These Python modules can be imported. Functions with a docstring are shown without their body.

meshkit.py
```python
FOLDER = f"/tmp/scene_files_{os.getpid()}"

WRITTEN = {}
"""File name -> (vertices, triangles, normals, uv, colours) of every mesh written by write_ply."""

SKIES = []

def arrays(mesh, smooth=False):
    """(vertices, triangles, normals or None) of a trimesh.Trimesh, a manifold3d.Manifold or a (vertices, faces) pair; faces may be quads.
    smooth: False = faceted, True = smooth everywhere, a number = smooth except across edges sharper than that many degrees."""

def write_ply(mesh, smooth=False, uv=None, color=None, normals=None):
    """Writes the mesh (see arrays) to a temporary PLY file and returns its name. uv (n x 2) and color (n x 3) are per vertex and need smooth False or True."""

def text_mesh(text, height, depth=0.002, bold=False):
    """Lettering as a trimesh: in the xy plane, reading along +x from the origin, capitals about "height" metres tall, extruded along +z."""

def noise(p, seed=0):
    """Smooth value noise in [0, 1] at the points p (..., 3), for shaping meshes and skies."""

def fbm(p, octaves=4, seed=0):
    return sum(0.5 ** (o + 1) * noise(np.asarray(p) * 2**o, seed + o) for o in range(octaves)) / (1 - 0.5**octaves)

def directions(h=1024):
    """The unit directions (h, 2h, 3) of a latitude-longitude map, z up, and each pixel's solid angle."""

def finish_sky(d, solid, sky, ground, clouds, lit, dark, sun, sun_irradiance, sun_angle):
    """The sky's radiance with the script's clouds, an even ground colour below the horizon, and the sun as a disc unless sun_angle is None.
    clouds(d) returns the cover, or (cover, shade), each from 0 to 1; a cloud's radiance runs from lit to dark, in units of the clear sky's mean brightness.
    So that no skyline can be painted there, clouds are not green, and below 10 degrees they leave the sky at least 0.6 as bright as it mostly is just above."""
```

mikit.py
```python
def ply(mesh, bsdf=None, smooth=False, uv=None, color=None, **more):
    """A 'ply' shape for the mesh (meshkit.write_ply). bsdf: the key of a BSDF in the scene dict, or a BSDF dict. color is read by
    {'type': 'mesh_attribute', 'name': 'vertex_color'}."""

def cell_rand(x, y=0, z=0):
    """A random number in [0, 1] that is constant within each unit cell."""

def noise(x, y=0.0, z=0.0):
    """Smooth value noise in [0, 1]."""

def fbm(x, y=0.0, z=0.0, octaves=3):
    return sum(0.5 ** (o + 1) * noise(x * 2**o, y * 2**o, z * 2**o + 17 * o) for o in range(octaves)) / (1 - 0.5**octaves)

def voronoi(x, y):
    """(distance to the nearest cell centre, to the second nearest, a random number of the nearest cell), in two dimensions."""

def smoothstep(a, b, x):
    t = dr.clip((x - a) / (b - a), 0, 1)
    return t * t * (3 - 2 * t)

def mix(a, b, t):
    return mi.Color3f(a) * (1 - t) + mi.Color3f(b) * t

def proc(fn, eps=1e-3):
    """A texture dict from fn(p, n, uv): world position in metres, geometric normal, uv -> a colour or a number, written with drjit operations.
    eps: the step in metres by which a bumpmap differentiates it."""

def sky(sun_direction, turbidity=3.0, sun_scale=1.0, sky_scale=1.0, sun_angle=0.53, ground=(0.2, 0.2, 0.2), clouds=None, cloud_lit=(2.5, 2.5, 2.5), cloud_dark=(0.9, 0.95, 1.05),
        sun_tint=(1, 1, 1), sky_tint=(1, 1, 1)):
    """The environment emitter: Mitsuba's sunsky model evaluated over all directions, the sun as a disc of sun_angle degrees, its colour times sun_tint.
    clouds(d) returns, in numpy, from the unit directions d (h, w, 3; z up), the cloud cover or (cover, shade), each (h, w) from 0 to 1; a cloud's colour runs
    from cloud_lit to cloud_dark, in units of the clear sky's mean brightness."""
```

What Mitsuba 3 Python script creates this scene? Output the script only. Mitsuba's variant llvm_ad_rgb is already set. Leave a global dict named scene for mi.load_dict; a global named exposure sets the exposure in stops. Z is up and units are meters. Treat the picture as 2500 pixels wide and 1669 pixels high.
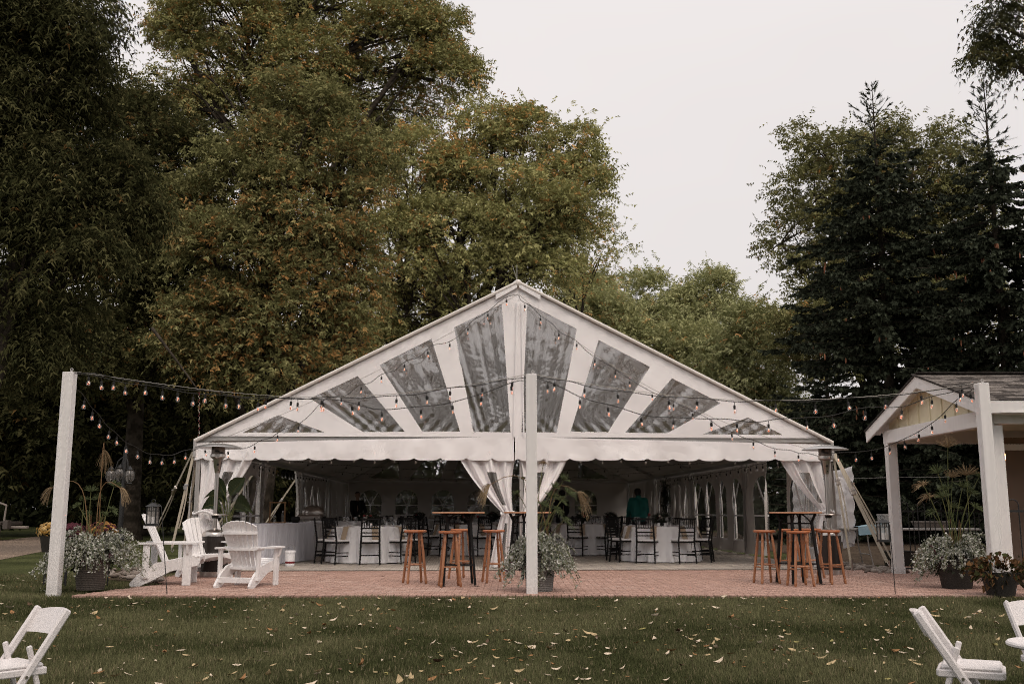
import math, random
import numpy as np, trimesh, mitsuba as mi, drjit as dr
import manifold3d as m3
import shapely.geometry as sg
from shapely import affinity
import mikit, meshkit
from mikit import proc, noise, fbm, voronoi, mix, smoothstep, cell_rand
T = mi.ScalarTransform4f
scene, labels = {}, {}
rng = np.random.default_rng(7)
random.seed(7)

# ---------------------------------------------------------------- camera, sky, exposure
PITCH, CAM_H, F = math.radians(9.63), 1.1, 2431.0        # F: focal length in photo pixels (2500 wide)
CP, SP = math.cos(PITCH), math.sin(PITCH)
scene['camera'] = {'type': 'perspective', 'fov': math.degrees(2 * math.atan(1250 / F)), 'fov_axis': 'x',
    'near_clip': 0.1, 'far_clip': 2000.0,
    'to_world': T().look_at(origin=[0, 0, CAM_H], target=[0, CP, CAM_H + SP], up=[0, 0, 1])}
exposure = 2.3

def overcast(d):
    z = np.clip(d[..., 2], 0, 1)
    n = meshkit.fbm(d * np.array([2.2, 2.2, 5.0]) + 3.1, 4)
    shade = 0.62 - 0.62 * z + 0.22 * (n - 0.5)                # an overcast sky is brightest overhead
    shade = shade - 0.32 * np.clip(-d[..., 1] * 0.8 + 0.3 * d[..., 0], 0, 1)   # and round the veiled sun behind the camera
    return np.ones(z.shape), np.clip(shade, 0, 1)
scene['sky'] = mikit.sky((0.28, -0.66, 0.86), turbidity=6, sun_scale=0.24, sun_angle=34, clouds=overcast,
    cloud_lit=(1.78, 1.69, 1.67), cloud_dark=(0.93, 0.876, 0.862), sun_tint=(0.96, 1.0, 1.12), ground=(0.06, 0.06, 0.05))

# ---------------------------------------------------------------- photo pixel -> place
def ray(px, py):
    dx, dy = (px - 1250) / F, (834.5 - py) / F
    return np.array([dx, CP - dy * SP, SP + dy * CP])
def at(px, py, Y):
    d = ray(px, py); return np.array([0, 0, CAM_H]) + d * (Y / d[1])
def G(px, py, z=0.0):
    d = ray(px, py); return np.array([0, 0, CAM_H]) + d * ((z - CAM_H) / d[2])
def lawn_z(y):
    return -0.03 - 0.055 * np.maximum(0, 13.3 - np.asarray(y, float)).clip(0, 14)

# ---------------------------------------------------------------- scene helpers
def nkey(base):
    if not (base in scene or base in labels or base in used): used.add(base); return base
    i = 1
    while f'{base}_{i:03d}' in used or f'{base}_{i:03d}' in scene: i += 1
    used.add(f'{base}_{i:03d}'); return f'{base}_{i:03d}'
used = set()
def tag(k, label=None, cat=None, group=None, kind=None):
    labels[k] = {a: b for a, b in dict(label=label, category=cat, group=group, kind=kind).items() if b}
    return k
def thing(name, label, cat, group=None, kind=None):
    return tag(nkey(name), label, cat, group, kind)
def part(parent, name, mesh, mat, smooth=30, label=None, kind=None, **kw):
    k = nkey(f'{parent}__{name}')
    scene[k] = mikit.ply(mesh, 'mat_' + mat, smooth, **kw)
    if label or kind: tag(k, label, None, None, kind)
    return k
def solo(name, mesh, mat, label=None, cat=None, group=None, kind=None, smooth=30, **kw):
    k = nkey(name); scene[k] = mikit.ply(mesh, 'mat_' + mat, smooth, **kw)
    return tag(k, label, cat, group, kind)
class Proto:
    def __init__(s): s.items, s.names = [], set()
    def add(s, name, mesh, mat, smooth=30, under=None, **kw):
        base = f'{under}__{name}' if under else name; k, i = base, 1
        while k in s.names: k = f'{base}_{i:03d}'; i += 1
        s.names.add(k); s.items.append((k, mikit.ply(mesh, 'mat_' + mat, smooth, **kw))); return k
    def place(s, name, label, cat, M, group=None):
        key = thing(name, label, cat, group)
        for k, p in s.items: scene[f'{key}__{k}'] = {**p, 'to_world': M}
        return key
def TM(x, y, z=0, rz=0, s=1):
    t = T().translate([float(x), float(y), float(z)]).rotate([0, 0, 1], float(rz))
    return t.scale([s, s, s]) if s != 1 else t
def mat(name, d): scene['mat_' + name] = d; return name
def cat(ms): return trimesh.util.concatenate([m for m in ms if m is not None])
def xf(m, loc=(0, 0, 0), rz=0, rx=0, ry=0, s=None):
    m = m.copy()
    if s is not None: m.apply_scale(s)
    for a, ax in ((rx, [1, 0, 0]), (ry, [0, 1, 0]), (rz, [0, 0, 1])):
        if a: m.apply_transform(trimesh.transformations.rotation_matrix(math.radians(a), ax))
    m.apply_translation(loc); return m
def box(size, c=(0, 0, 0), ch=0.0):
    hx, hy, hz = (v / 2 for v in size)
    if not ch:
        m = trimesh.creation.box(size); m.apply_translation(c); return m
    ch = min(ch, 0.45 * min(size)); V = []
    for sx in (-1, 1):
        for sy in (-1, 1):
            for sz in (-1, 1):
                V += [(sx * (hx - ch), sy * (hy - ch), sz * hz), (sx * (hx - ch), sy * hy, sz * (hz - ch)), (sx * hx, sy * (hy - ch), sz * (hz - ch))]
    m = trimesh.convex.convex_hull(np.array(V)); m.apply_translation(c); return m
def frame(d, up=(0, 0, 1)):
    d = np.asarray(d, float); d = d / np.linalg.norm(d); up = np.asarray(up, float)
    if abs(d @ up) > 0.98: up = np.array([0, 1.0, 0])
    s = np.cross(d, up); s /= np.linalg.norm(s); return d, s, np.cross(s, d)
def bar(p, q, w, h, ch=0.0, up=(0, 0, 1)):
    p, q = np.asarray(p, float), np.asarray(q, float); d, s, u = frame(q - p, up)
    m = box((np.linalg.norm(q - p), w, h), ch=ch)
    M = np.eye(4); M[:3, 0], M[:3, 1], M[:3, 2], M[:3, 3] = d, s, u, (p + q) / 2
    m.apply_transform(M); return m
def tube(P, r, n=6, cap=True):
    P = np.asarray(P, float); k = len(P); r = np.broadcast_to(r, (k,)).astype(float)
    t = np.gradient(P, axis=0); t /= np.linalg.norm(t, axis=1, keepdims=True) + 1e-12
    a0 = np.array([0, 0, 1.0]) if abs(t[0][2]) < 0.9 else np.array([1.0, 0, 0])
    A = []
    for i in range(k):
        a0 = a0 - t[i] * (a0 @ t[i]); a0 /= np.linalg.norm(a0) + 1e-12; A.append(a0)
    A = np.array(A); B = np.cross(t, A); an = np.arange(n) * 2 * np.pi / n
    V = (P[:, None] + r[:, None, None] * (np.cos(an)[None, :, None] * A[:, None] + np.sin(an)[None, :, None] * B[:, None])).reshape(-1, 3)
    i, j = np.meshgrid(np.arange(k - 1), np.arange(n), indexing='ij'); i, j = i.ravel(), j.ravel(); j2 = (j + 1) % n
    Fc = np.vstack([np.stack([i * n + j, i * n + j2, (i + 1) * n + j2], 1), np.stack([i * n + j, (i + 1) * n + j2, (i + 1) * n + j], 1)])
    if cap:
        V = np.vstack([V, P[0], P[-1]]); c0, c1 = k * n, k * n + 1; jj = np.arange(n); j2 = (jj + 1) % n
        Fc = np.vstack([Fc, np.stack([j2, jj, jj * 0 + c0], 1), np.stack([(k - 1) * n + jj, (k - 1) * n + j2, jj * 0 + c1], 1)])
    return trimesh.Trimesh(V, Fc, process=False)
def rod(p, q, r, n=8, r2=None): return tube([p, q], [r, r if r2 is None else r2], n)
def lathe(prof, n=24, wav=None):
    prof = np.array(prof, float); k = len(prof); an = np.arange(n) * 2 * np.pi / n
    V = np.stack([prof[:, None, 0] * np.cos(an), prof[:, None, 0] * np.sin(an), np.repeat(prof[:, 1:2], n, 1)], -1).reshape(-1, 3)
    i, j = np.meshgrid(np.arange(k - 1), np.arange(n), indexing='ij'); i, j = i.ravel(), j.ravel(); j2 = (j + 1) % n
    Fc = np.vstack([np.stack([i * n + j, i * n + j2, (i + 1) * n + j2], 1), np.stack([i * n + j, (i + 1) * n + j2, (i + 1) * n + j], 1)])
    m = trimesh.Trimesh(V, Fc, process=False)
    ar = np.linalg.norm(np.cross(V[Fc[:, 1]] - V[Fc[:, 0]], V[Fc[:, 2]] - V[Fc[:, 0]]), axis=1)
    m.update_faces(ar > 1e-12); return m
def spline(P, n):
    from scipy.interpolate import CubicSpline
    P = np.asarray(P, float); s = np.r_[0, np.cumsum(np.linalg.norm(np.diff(P, axis=0), axis=1))]
    return CubicSpline(s, P)(np.linspace(0, s[-1], n))
def grid(fn, a, b):
    """quad grid of points fn(A, B) -> (len(a), len(b), 3)"""
    A, B = np.meshgrid(a, b, indexing='ij'); V = fn(A, B).reshape(-1, 3); n = len(b)
    i, j = np.meshgrid(np.arange(len(a) - 1), np.arange(n - 1), indexing='ij'); i, j = i.ravel(), j.ravel()
    q = np.stack([i * n + j, (i + 1) * n + j, (i + 1) * n + j + 1, i * n + j + 1], 1)
    return trimesh.Trimesh(V, np.vstack([q[:, [0, 1, 2]], q[:, [0, 2, 3]]]), process=False)
def sheet(poly, edge, fn, thick=0.004):
    """A shapely polygon in (a, b), finely triangulated and bent by fn(a, b, c) -> world; thick 0: one sheet"""
    out = []
    for g in getattr(poly, 'geoms', [poly]):
        cs = m3.CrossSection([np.array(r.coords)[:-1] for r in [sg.polygon.orient(g).exterior, *sg.polygon.orient(g).interiors]], m3.FillRule.EvenOdd)
        me = cs.extrude(max(thick, 0.004)).refine_to_length(edge).to_mesh()
        v, f = np.array(me.vert_properties[:, :3], float), np.array(me.tri_verts)
        if not thick:
            z = v[f][:, :, 2]; f = f[(z > 0.0035).all(1)]
            u, inv = np.unique(f, return_inverse=True); v, f = v[u], inv.reshape(-1, 3); v[:, 2] = 0
        out.append(trimesh.Trimesh(fn(v[:, 0], v[:, 1], v[:, 2]), f, process=False))
    return cat(out)
def extr(poly, th, M=None, center=True):
    m = trimesh.creation.extrude_polygon(poly, th, engine='earcut')
    if center: m.apply_translation([0, 0, -th / 2])
    if M is not None: m.apply_transform(M)
    return m
def basis(o, x, y, z=None):
    x, y = np.asarray(x, float), np.asarray(y, float); z = np.cross(x, y) if z is None else np.asarray(z, float)
    M = np.eye(4); M[:3, 0], M[:3, 1], M[:3, 2], M[:3, 3] = x, y, z, o; return M
def colour(m, rgb, jit=0.0, r=None):
    return np.tile(np.asarray(rgb, float), (len(m.vertices), 1))
def vnoise(p, s, seed=0): return meshkit.fbm(np.asarray(p) * s + 50, 3, seed) - 0.5

# ---------------------------------------------------------------- materials
def diff(c, rough=0.7, spec=0.3, **k): return {'type': 'twosided', 'b': {'type': 'principled', 'base_color': c if isinstance(c, dict) else {'type': 'rgb', 'value': list(c)}, 'roughness': rough, 'specular': spec, **k}}
def tone(c1, c2, s, **k):
    return proc(lambda p, n, uv: mix(c1, c2, smoothstep(0.3, 0.7, fbm(p.x * s, p.y * s, p.z * s))))
def vcol(rough=0.7, spec=0.2): return diff({'type': 'mesh_attribute', 'name': 'vertex_color'}, rough, spec)
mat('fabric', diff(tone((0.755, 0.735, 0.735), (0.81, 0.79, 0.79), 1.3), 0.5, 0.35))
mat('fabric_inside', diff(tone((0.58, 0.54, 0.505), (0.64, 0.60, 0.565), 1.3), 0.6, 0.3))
mat('trim', diff((0.62, 0.58, 0.54), 0.5, 0.4))
mat('vinyl', {'type': 'blendbsdf', 'weight': 0.08, 'a': {'type': 'thindielectric', 'int_ior': 2.5}, 'b': {'type': 'twosided', 'd': {'type': 'diffuse', 'reflectance': {'type': 'rgb', 'value': [0.6, 0.54, 0.48]}}}})
mat('window_vinyl', {'type': 'blendbsdf', 'weight': 0.12, 'a': {'type': 'thindielectric', 'int_ior': 1.5}, 'b': {'type': 'twosided', 'd': {'type': 'diffuse', 'reflectance': {'type': 'rgb', 'value': [0.5, 0.48, 0.45]}}}})
mat('aluminium', {'type': 'twosided', 'b': {'type': 'principled', 'base_color': {'type': 'rgb', 'value': [0.5, 0.48, 0.46]}, 'metallic': 0.7, 'roughness': 0.42}})
mat('steel', {'type': 'twosided', 'b': {'type': 'principled', 'base_color': {'type': 'rgb', 'value': [0.52, 0.48, 0.45]}, 'metallic': 1.0, 'roughness': 0.24}})
mat('reflector', diff((0.50, 0.48, 0.47), 0.3, 0.5, metallic=0.85))
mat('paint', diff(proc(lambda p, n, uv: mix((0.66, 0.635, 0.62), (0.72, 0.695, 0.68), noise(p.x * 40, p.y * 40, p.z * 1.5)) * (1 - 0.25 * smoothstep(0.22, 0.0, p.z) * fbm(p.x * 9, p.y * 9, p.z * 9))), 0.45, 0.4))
mat('chair_paint', diff(tone((0.70, 0.68, 0.675), (0.77, 0.755, 0.75), 6), 0.4, 0.45))
mat('resin', diff((0.60, 0.57, 0.565), 0.35, 0.5))
mat('black', diff((0.008, 0.0075, 0.0075), 0.5, 0.2))
mat('rubber', diff((0.015, 0.014, 0.013), 0.6, 0.3))
mat('iron', diff((0.015, 0.015, 0.015), 0.4, 0.5))
mat('cushion', diff((0.78, 0.76, 0.75), 0.8, 0.2))
mat('linen', diff(tone((0.80, 0.79, 0.80), (0.85, 0.84, 0.85), 3), 0.85, 0.15))
mat('skirt', diff((0.66, 0.66, 0.71), 0.8, 0.2))
mat('napkin', diff((0.42, 0.33, 0.24), 0.85, 0.1))
mat('strap', diff((0.42, 0.37, 0.29), 0.7, 0.2))
mat('cable', diff((0.02, 0.018, 0.016), 0.5, 0.3))
mat('wire', {'type': 'twosided', 'b': {'type': 'principled', 'base_color': {'type': 'rgb', 'value': [0.35, 0.33, 0.30]}, 'metallic': 0.8, 'roughness': 0.45}})
mat('glass', {'type': 'thindielectric', 'int_ior': 1.5})
mat('cream', diff(tone((0.66, 0.59, 0.42), (0.71, 0.64, 0.47), 4), 0.6, 0.3))
def wood(c1, c2, s=1.0, ax=2):
    def fn(p, n, uv):
        q = [p.x, p.y, p.z]; q = [q[i] * (3 if i == ax else 55) * s for i in range(3)]
        return mix(c1, c2, smoothstep(0.25, 0.8, fbm(*q)))
    return proc(fn)
mat('stool_wood', diff(wood((0.26, 0.098, 0.043), (0.385, 0.178, 0.088)), 0.32, 0.5, clearcoat=0.35, clearcoat_gloss=0.8))
mat('stool_seat', diff(wood((0.30, 0.09, 0.03), (0.45, 0.16, 0.06), 1, 0), 0.3, 0.5, clearcoat=0.4, clearcoat_gloss=0.8))
mat('table_wood', diff(wood((0.33, 0.15, 0.075), (0.46, 0.25, 0.14), 1, 0), 0.35, 0.5, clearcoat=0.3))
mat('heater_tank', diff((0.03, 0.024, 0.021), 0.28, 0.5, metallic=0.4))
mat('bark', {'type': 'bumpmap', 't': proc(lambda p, n, uv: 0.05 * fbm(p.x * 9, p.y * 9, p.z * 1.6), 4e-3), 'b': diff(tone((0.022, 0.018, 0.013), (0.055, 0.045, 0.035), 5), 0.9, 0.1)})
mat('leaf', {'type': 'principledthin', 'base_color': {'type': 'mesh_attribute', 'name': 'vertex_color'}, 'roughness': 0.5, 'diff_trans': 0.36, 'eta': 1.4})
mat('blade', {'type': 'principledthin', 'base_color': {'type': 'mesh_attribute', 'name': 'vertex_color'}, 'roughness': 0.7, 'diff_trans': 0.4, 'eta': 1.3})
mat('petal', vcol(0.8, 0.1))
# ---------------------------------------------------------------- the ground
AX = math.radians(2.6); CA, SA = math.cos(AX), math.sin(AX)       # the tent stands turned by 2.6 degrees
T0 = np.array([0.117, 19.2, 0.0]); HW, TL, FLOOR = 6.1, 24.4, 0.035
EU, EV = np.array([CA, SA, 0]), np.array([-SA, CA, 0])
def tent(u, v, z):
    u, v, z = np.broadcast_arrays(np.asarray(u, float), v, z)
    return T0 + u[..., None] * EU + v[..., None] * EV + z[..., None] * np.array([0, 0, 1.0])
def gable(px, py, v=0.0):
    """(u, z) where the line of sight through a photo pixel meets the tent's front plane"""
    d = ray(px, py); o = T0 + v * EV - np.array([0, 0, CAM_H]); p = d * ((o @ EV) / (d @ EV))
    return (p - (T0 + v * EV)) @ EU, p[2] + CAM_H

def grass_col(p, n, uv):
    a = smoothstep(0.3, 0.7, fbm(p.x * 0.8, p.y * 0.8)); b = fbm(p.x * 30, p.y * 30)
    return mix((0.026, 0.030, 0.012), (0.044, 0.049, 0.020), a) * (0.55 + 0.9 * b)
mat('lawn', diff(proc(grass_col), 0.9, 0.05))
ys = np.r_[-60, -20, np.linspace(0, 14, 29), np.linspace(16, 60, 12), 90, 140, 220, 400]
xs = np.r_[-300, -120, np.linspace(-50, 50, 41), 120, 300]
solo('lawn', grid(lambda X, Y: np.stack([X, Y, lawn_z(Y)], -1), xs, ys), 'lawn', 'dark green mown lawn scattered with fallen leaves', 'lawn', kind='structure', smooth=True)

# grass blades where the lawn is near enough for them to show
def blades(n, x0, x1, y0, y1, keep=None, h=(0.03, 0.06), w=0.005):
    y = y0 + (y1 - y0) * rng.random(n); x = x0 + (x1 - x0) * rng.random(n)
    k = (np.abs(x) < 0.56 * y + 0.5) if keep is None else keep(x, y)
    x, y = x[k], y[k]; n = len(x)
    patch = meshkit.fbm(np.stack([x * 1.1, y * 1.1, x * 0], -1) + 9, 3, 5); fine = meshkit.fbm(np.stack([x * 5, y * 5, x * 0], -1), 2, 8)
    hh = (h[0] + (h[1] - h[0]) * rng.random(n)) * (0.75 + 0.6 * patch) * (0.7 + 0.6 * fine); an = rng.random(n) * 2 * np.pi; ww = w * (0.7 + 0.6 * rng.random(n))
    lean = 0.6 * rng.random(n) * hh; la = rng.random(n) * 2 * np.pi
    base = np.stack([x, y, lawn_z(y) - 0.003], -1); s = np.stack([np.cos(an), np.sin(an), 0 * an], -1) * ww[:, None]
    tip = base + np.stack([np.cos(la) * lean, np.sin(la) * lean, hh], -1)
    V = np.stack([base - s, base + s, tip], 1).reshape(-1, 3)
    g = np.clip((patch - 0.32) / 0.36, 0, 1)[:, None]
    c = (1 - g) * np.array([0.068, 0.076, 0.034]) + g * np.array([0.155, 0.155, 0.080])
    dry = (rng.random(n) < 0.05 + 0.10 * (fine > 0.58))[:, None]
    c = np.where(dry, np.array([0.23, 0.195, 0.12]), c) * (0.6 + 0.8 * rng.random(n))[:, None]
    return V, np.repeat(c, 3, 0)
PATIO_L = -5.75
V1, C1 = blades(330000, -7.6, 7.8, 8.2, 13.42)
V2, C2 = blades(40000, -11, -5.2, 13.42, 18.5, lambda x, y: (x < PATIO_L + 0.22 * np.clip(y - 13.4, 0, 2) - 0.03) & (x > -0.56 * y - 0.5), h=(0.03, 0.05), w=0.006)
V = np.vstack([V1, V2]); 
solo('grass', trimesh.Trimesh(V, np.arange(len(V)).reshape(-1, 3), process=False), 'blade', 'short green grass blades of the lawn', 'grass', kind='stuff', smooth=False, color=np.vstack([C1, C2]))

# brick patio
for i, (a, b) in enumerate([((0.255, 0.16, 0.128), (0.305, 0.197, 0.16)), ((0.27, 0.172, 0.14), (0.32, 0.21, 0.173)), ((0.24, 0.15, 0.121), (0.285, 0.183, 0.149)), ((0.29, 0.195, 0.16), (0.335, 0.232, 0.194))]):
    mat(f'brick{i}', diff(tone(a, b, 14), 0.8, 0.25))
mat('joint', diff((0.19, 0.13, 0.105), 0.95, 0.05))
def patio_left(y): return PATIO_L + 0.22 * np.clip(np.asarray(y) - 13.4, 0, 2.2)
PY0, PY1, PX1 = 13.36, 19.1, 9.6
patio_poly = [(patio_left(13.36), 13.36), (PX1, 13.36), (PX1, 20.3), (6.55, 20.3), (6.5, 19.36), (-6.05, 18.8), (-6.2, 17.2), (patio_left(15.6), 15.6)]
solo('patio', extr(sg.Polygon(patio_poly), 0.06, basis((0, 0, -0.044), (1, 0, 0), (0, 1, 0))), 'joint', 'patio of red brick pavers in front of the tent', 'patio', kind='structure', smooth=False)
pp = sg.Polygon(patio_poly).buffer(-0.01)
bl, bw, g = 0.2, 0.1, 0.006
rows, rest, rest_c = [], [], []
def brick_mesh(x, y, w, d, z):
    t = 0.008; v = np.array([(x, y, -0.016), (x + w, y, -0.016), (x + w, y + d, -0.016), (x, y + d, -0.016), (x + t * .5, y + t * .5, z), (x + w - t * .5, y + t * .5, z), (x + w - t * .5, y + d - t * .5, z), (x + t * .5, y + d - t * .5, z)])
    f = np.array([(4, 5, 6), (4, 6, 7), (0, 1, 5), (0, 5, 4), (1, 2, 6), (1, 6, 5), (2, 3, 7), (2, 7, 6), (3, 0, 4), (3, 4, 7)])
    return trimesh.Trimesh(v, f, process=False)
BR = []
y = PY0 + 0.006; r = 0
while y < 20.25:
    soldier = r == 0
    w, d = (bw, bl) if soldier else (bl, bw)
    x = -5.8 + (0 if r % 2 else w / 2)
    while x < PX1:
        cx, cy = x + w / 2, y + d / 2
        if pp.contains(sg.Point(cx, cy)) and abs(cx) < 0.56 * cy:
            wear = meshkit.fbm(np.array([[cx * 0.7, cy * 0.7, 0]]), 2, 3)[0]
            tonei = int(np.clip(round((wear - 0.5) * 6 + 1.2 + rng.normal() * 0.8), 0, 3))
            BR.append((x, y, w - g, d - g, 0.014 + 0.004 * rng.random(), tonei, cy))
        x += w
    y += d; r += 1
for i, b in enumerate(sorted(BR, key=lambda b: b[6] + 0.02 * abs(b[0]))):
    m = brick_mesh(*b[:5])
    if i < 300: part('patio', 'brick', m, f'brick{b[5]}', False)
    else: rest.append((m, b[5]))
for tidx in range(4):
    ms = [m for m, t in rest if t == tidx]
    scene[f'patio__brick_field__{tidx + 1:03d}'] = mikit.ply(cat(ms), f'mat_brick{tidx}', False)
labels['patio__brick_field'] = {'kind': 'stuff'}; labels['patio__brick_field__001'] = {'kind': 'stuff'}

# tent floor: interlocking grey tiles
for i, c in enumerate([(0.36, 0.32, 0.28), (0.41, 0.365, 0.32), (0.33, 0.295, 0.26)]):
    mat(f'tile{i}', diff(proc(lambda p, n, uv, c=c: mi.Color3f(c) * (0.72 + 0.3 * smoothstep(0.1, 0.25, dr.minimum(dr.abs(((p.x * CA + p.y * SA) * 20 - dr.floor((p.x * CA + p.y * SA) * 20)) - 0.5), dr.abs(((p.y * CA - p.x * SA) * 20 - dr.floor((p.y * CA - p.x * SA) * 20)) - 0.5))) + 0.25 * (fbm(p.x * 3, p.y * 3) - 0.5))), 0.7, 0.3))
mat('floor_base', diff((0.07, 0.06, 0.05), 0.9, 0.1))
fl = np.array([(-HW + .05, -0.3), (HW - .05, -0.3), (HW - .05, TL), (-HW + .05, TL)])
solo('tent_floor', extr(sg.Polygon(fl), 0.05, basis(tent(0, 0, 0.002), EU, EV)), 'floor_base', 'grey interlocking tile floor inside the tent', 'floor', kind='structure', smooth=False)
ts = 0.3; tiles = []
for j in range(int((TL + 0.28) / ts)):
    for i in range(40): tiles.append((-6.0 + i * ts, -0.296 + j * ts))
restt = [[], [], []]
for n_, (u, v) in enumerate(tiles):
    k = int(rng.integers(3)); z = 0.034 + 0.003 * rng.random()
    m = brick_mesh(0, 0, ts - 0.006, ts - 0.006, 0.0); m.vertices[:, 2] = np.where(m.vertices[:, 2] < -0.01, 0.028, z)
    m.vertices = tent(u + m.vertices[:, 0], v + m.vertices[:, 1], m.vertices[:, 2])
    if n_ < 300: part('tent_floor', 'tile', m, f'tile{k}', False)
    else: restt[k].append(m)
for k in range(3): scene[f'tent_floor__tile_field__{k + 1:03d}'] = mikit.ply(cat(restt[k]), f'mat_tile{k}', False)
labels['tent_floor__tile_field'] = {'kind': 'stuff'}; labels['tent_floor__tile_field__001'] = {'kind': 'stuff'}

# gravel drive that bends away at the left
mat('gravel', diff(proc(lambda p, n, uv: mix((0.10, 0.077, 0.06), (0.185, 0.145, 0.115), fbm(p.x * 0.5, p.y * 2) * 0.6 + 0.4 * noise(p.x * 25, p.y * 25))), 0.95, 0.05))
dp = [G(*q)[:2] for q in [(-320, 1440), (-100, 1385), (0, 1363), (115, 1341), (220, 1322), (290, 1312), (345, 1296), (420, 1279), (450, 1272)]] + [G(*q)[:2] for q in [(345, 1270.5), (275, 1271), (245, 1279), (180, 1293), (95, 1307), (0, 1317), (-200, 1330), (-420, 1340)]]
solo('driveway', sheet(sg.Polygon(dp).buffer(.4).buffer(-.4), 2.0, lambda a, b, c: np.stack([a, b, -.022 + c * 0 + .05 * vnoise(np.stack([a * .3, b * .3, 0 * a], -1), 1.0, 8) * 0], -1), 0), 'gravel', 'brown gravel driveway curving behind the left post', 'driveway', kind='structure', smooth=True)
solo('shade_ground', extr(sg.Polygon([(7.4, 21.5), (20, 20.6), (26, 30), (26, 55), (8, 55), (7.4, 30)]), 0.02, basis((0, 0, -0.03), (1, 0, 0), (0, 1, 0))), 'soil', 'dark ground sheet painting in the shade under the spruces behind the pavilion', 'ground', kind='structure', smooth=False)  # dark soil-coloured sheet standing in for the shade of the spruces on the lawn

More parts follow.
